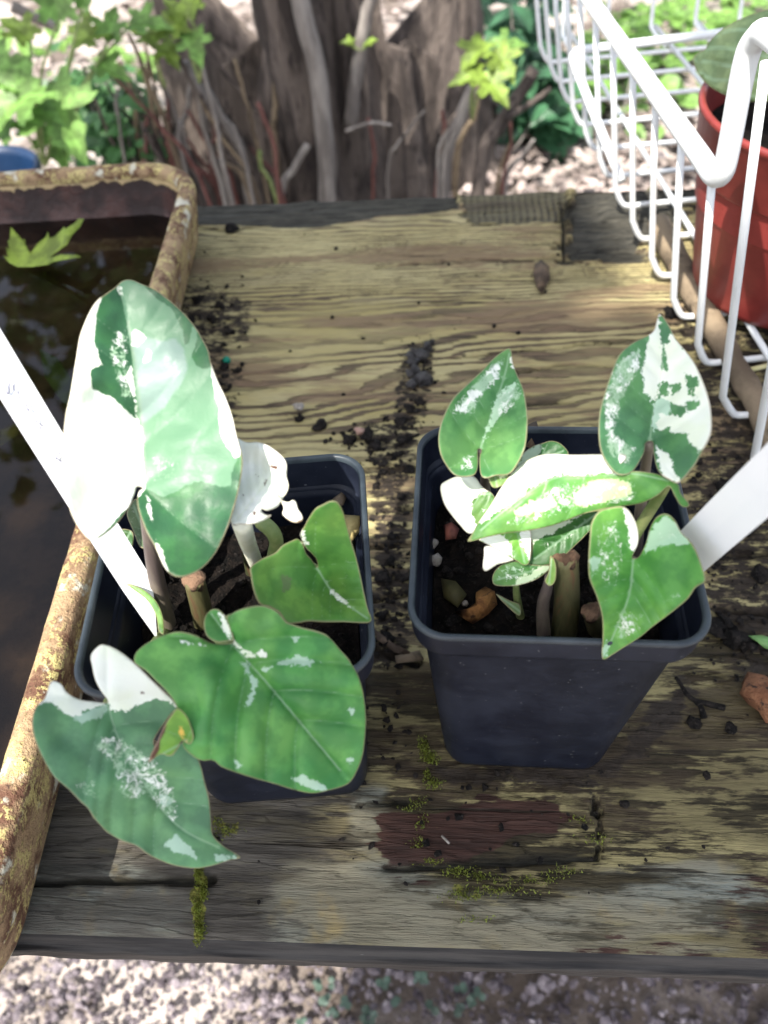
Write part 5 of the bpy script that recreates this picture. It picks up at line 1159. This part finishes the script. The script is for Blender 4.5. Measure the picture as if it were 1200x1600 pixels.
# bleached leaf litter
P = []
for i in range(4200):
    x = rng.uniform(-150, 190); y = rng.uniform(112, 330); a = rng.random() * 6.28
    if rng.random() < .35: x = rng.uniform(10, 110); y = rng.uniform(150, 220)
    s_ = 1.6 + 3.6 * rng.random() ** 1.5; ov = [(0, 0), (.3, .3), (.7, .26), (1, 0), (.7, -.3), (.3, -.24)]
    P.append(flat_leaf_vf(ov, s_, (x, y, GZ + .3 + 1.8 * rng.random()), (math.cos(a), math.sin(a), rng.normal(0, .25)), nrm((rng.normal(0, .35), rng.normal(0, .35), 1)), rng.uniform(-.4, .5), rng.uniform(-.4, .5)))
tag(many('leaf_litter', P, MAT['litter'], smooth=False), 'pale bleached leaf litter and chips on the ground behind the bench', 'leaf litter', kind='stuff')
# small weeds in the shade below the front edge
P = []
for i in range(26):
    q = at(rng.uniform(455, 800), rng.uniform(1530, 1640), GZ + 1)
    for k in range(4):
        a = rng.random() * 6.28; P.append(flat_leaf_vf([(0, 0), (.2, .4), (.6, .5), (.95, .3), (1, 0), (.95, -.3), (.6, -.5), (.2, -.4)], (.35 + .5 * rng.random()), q + np.array([0, 0, 1.2 * rng.random()]), (math.cos(a), math.sin(a), .2), (rng.normal(0, .2), rng.normal(0, .2), 1), .1, .2))
tag(many('ground_weeds', P, translucent_leaf('dull_weed_leaf', (0.07, 0.11, 0.085), .2, scale=20), smooth=False), 'little round-leaved weeds on the shaded soil below the board', 'weeds', kind='stuff')
# blue container far left
def bucket():
    c = aty(-5, 225, 150); c[2] = GZ; n = 36
    prof = [(9, 0), (11, 24), (11.8, 24.3), (11.8, 25.4), (10.9, 25.6), (10.4, 24), (8.6, 1)]
    V = [(c[0] - 6 + r * math.cos(2 * math.pi * k / n), c[1] + r * math.sin(2 * math.pi * k / n), GZ - .5 + z) for r, z in prof for k in range(n)]
    F = [(j * n + k, j * n + (k + 1) % n, (j + 1) * n + (k + 1) % n, (j + 1) * n + k) for j in range(len(prof) - 1) for k in range(n)] + [tuple(6 * n + k for k in range(n))]
    root = tag(empty('bucket', (c[0] - 6, c[1], GZ)), 'dark blue plastic bucket behind the tray', 'bucket')
    mesh('body', V, F, MAT['blue'], root)
bucket()

# ================================================================== unseen tree added to shade the bench, crown gaps shaped for sun spots
def shade_tree():
    e1 = nrm(np.cross(SUN, UPV)); e2 = np.cross(SUN, e1)
    E = lambda p: np.array([np.asarray(p) @ e1, np.asarray(p) @ e2])
    shade = []
    for x in np.arange(-62, 84, 8):
        for y in np.arange(-10, 100, 8): shade.append(E((x, y, 6)))
    for x in np.arange(-46, 30, 8):
        for z in (-60, -45, -30, -15, 0): shade.append(E((x, 158, z)))
    for x in np.arange(-12, 60, 7):
        for y in np.arange(-25, 26, 7): shade.append(E((x, y, GZ)))
    for x in np.arange(36, 70, 9):
        for z in (-40, -28, -15): shade.append(E((x, 215, z)))
    shade = np.array(shade)
    lit = []
    for px, py, z, r in [(120, 560, 19.5, 1.8), (120, 640, 19, 2.2), (130, 720, 18, 2.2), (145, 800, 17, 1.8), (230, 700, 18, 2.0), (300, 700, 17.5, 2.0), (400, 735, 14.8, 2.2), (430, 750, 14.6, 2.0), (425, 770, 14.3, 1.8), (110, 880, 5.3, 3.0), (80, 980, 5.3, 3.2), (60, 1080, 5.3, 3.2), (35, 1180, 5.3, 3.0), (15, 1260, 5.3, 2.4), (930, 40, 13, 2.6), (980, 105, 13, 2.6), (1030, 170, 13, 2.6), (1080, 230, 13, 2.6), (1125, 285, 13, 2.2), (900, 95, 8, 2.2), (1000, 75, 8, 2.2), (1155, 170, 17, 1.6), (790, 745, 16.3, 1.2), (850, 728, 16.5, 1.2)]:
        lit.append((E(at(px, py, z)), r))
    for x in np.arange(-48, -13, 4.5):
        for y in np.arange(4, 26, 4.5): lit.append((E((x, y, GZ)), 6.5))
    for px, py in [(720, 270), (760, 262), (800, 280), (840, 268), (880, 275), (800, 250), (850, 245), (920, 260), (900, 240), (960, 250), (330, 296)]: lit.append((E(at(px, py, GZ)), 9))
    LE = np.array([l[0] for l in lit]); LR = np.array([l[1] for l in lit])
    rg = np.random.default_rng(5); lo, hi = shade.min(0) - 10, shade.max(0) + 10
    P = []; cnt = 0
    outline = [(0, 0), (.18, .30), (.5, .40), (.8, .28), (1.1, 0), (.8, -.28), (.5, -.40), (.18, -.30)]
    for i in range(8000):
        q = rg.uniform(lo, hi)
        if np.min(np.linalg.norm(shade - q, axis=1)) > 9: continue
        s_ = 5.5 + 4.5 * rg.random()
        if np.any(np.linalg.norm(LE - q, axis=1) < LR + s_ * .42): 
            s_ *= .45
            if np.any(np.linalg.norm(LE - q, axis=1) < LR + s_ * .42): continue
        dist = 235 + 70 * rg.random()
        c = e1 * q[0] + e2 * q[1] + SUN * dist
        a = rg.random() * 6.28; xd = e1 * math.cos(a) + e2 * math.sin(a) + SUN * rg.normal(0, .2)
        up = nrm(SUN + rg.normal(0, .25, 3))
        P.append(flat_leaf_vf(outline, s_, c - xd * s_ * .5, xd, up, .12, .12)); cnt += 1
    base = np.array([-250, -190, GZ]); mid = e1 * shade[:, 0].mean() + e2 * shade[:, 1].mean() + SUN * 275
    root = tag(empty('shade_tree', base), 'unseen leafy tree behind the viewer, its crown shaped to shade the bench', 'tree')
    many('crown', P, MAT['canopy'], root, False)
    tube('trunk', spline([base + (0, 0, -5), base + (5, 6, 130), base + (30, 24, 250), mid * .35 + (base + (30, 24, 260)) * .65], 20), np.linspace(13, 5, 20), MAT['bark'], root, 14, .1)
    for k in range(3):
        t_ = e1 * rg.uniform(lo[0] + 15, hi[0] - 15) + e2 * rg.uniform(lo[1] + 15, hi[1] - 15) + SUN * 300
        s0 = base + np.array((30, 24, 250.0))
        tube('branch', spline([s0, (s0 + t_) / 2 + np.array((0, 0, 25)), t_], 12), np.linspace(2.0, .4, 12), MAT['bark'], root, 8)
shade_tree()
print('objects', len(bpy.data.objects))

# ================================================================== trees beyond the stump (crowns above the frame; they show in the tray water)
def far_tree(base, h, rad, seed, label):
    rg = np.random.default_rng(seed); P = []
    root = tag(empty('broadleaf_tree', (base[0], base[1], GZ)), label, 'tree', 'tall trees beyond the stump')
    outline = [(0, 0), (.2, .30), (.5, .40), (.8, .28), (1.1, 0), (.8, -.28), (.5, -.40), (.2, -.30)]
    c0 = np.array([base[0], base[1], h])
    cl = [c0 + rg.normal(0, 1, 3) * np.array([rad, rad * .8, rad * .8]) * .5 for _ in range(34)]
    for c in cl:
        for i in range(32):
            p = c + rg.normal(0, 1, 3) * rad * .15
            if p[2] < 95: continue
            a = rg.random() * 6.28
            P.append(flat_leaf_vf(outline, 9 + 8 * rg.random(), p, (math.cos(a), math.sin(a), rg.normal(-.3, .3)), nrm((rg.normal(0, .5), rg.normal(0, .5), 1)), .15, .15))
    many('crown', P, MAT['canopy'], root, False)
    tube('trunk', spline([(base[0], base[1], GZ - 5), (base[0] + 6, base[1], h * .4), (base[0], base[1] + 8, h)], 14), np.linspace(12, 5, 14), MAT['bark'], root, 12, .1)
    for k in range(6):
        q = cl[k]; tube('limb', spline([(base[0] + 3, base[1], h * .55), (q + np.array([base[0], base[1], h * .6])) / 2, q], 8), np.linspace(4, 1, 8), MAT['bark'], root, 8)
far_tree((-150, 420), 260, 150, 1, 'tall broadleaf tree whose crown hangs over the far side of the tray')
far_tree((40, 520), 330, 190, 2, 'tall broadleaf tree straight behind the stump')
far_tree((250, 430), 270, 150, 3, 'tall broadleaf tree beyond the wire basket')
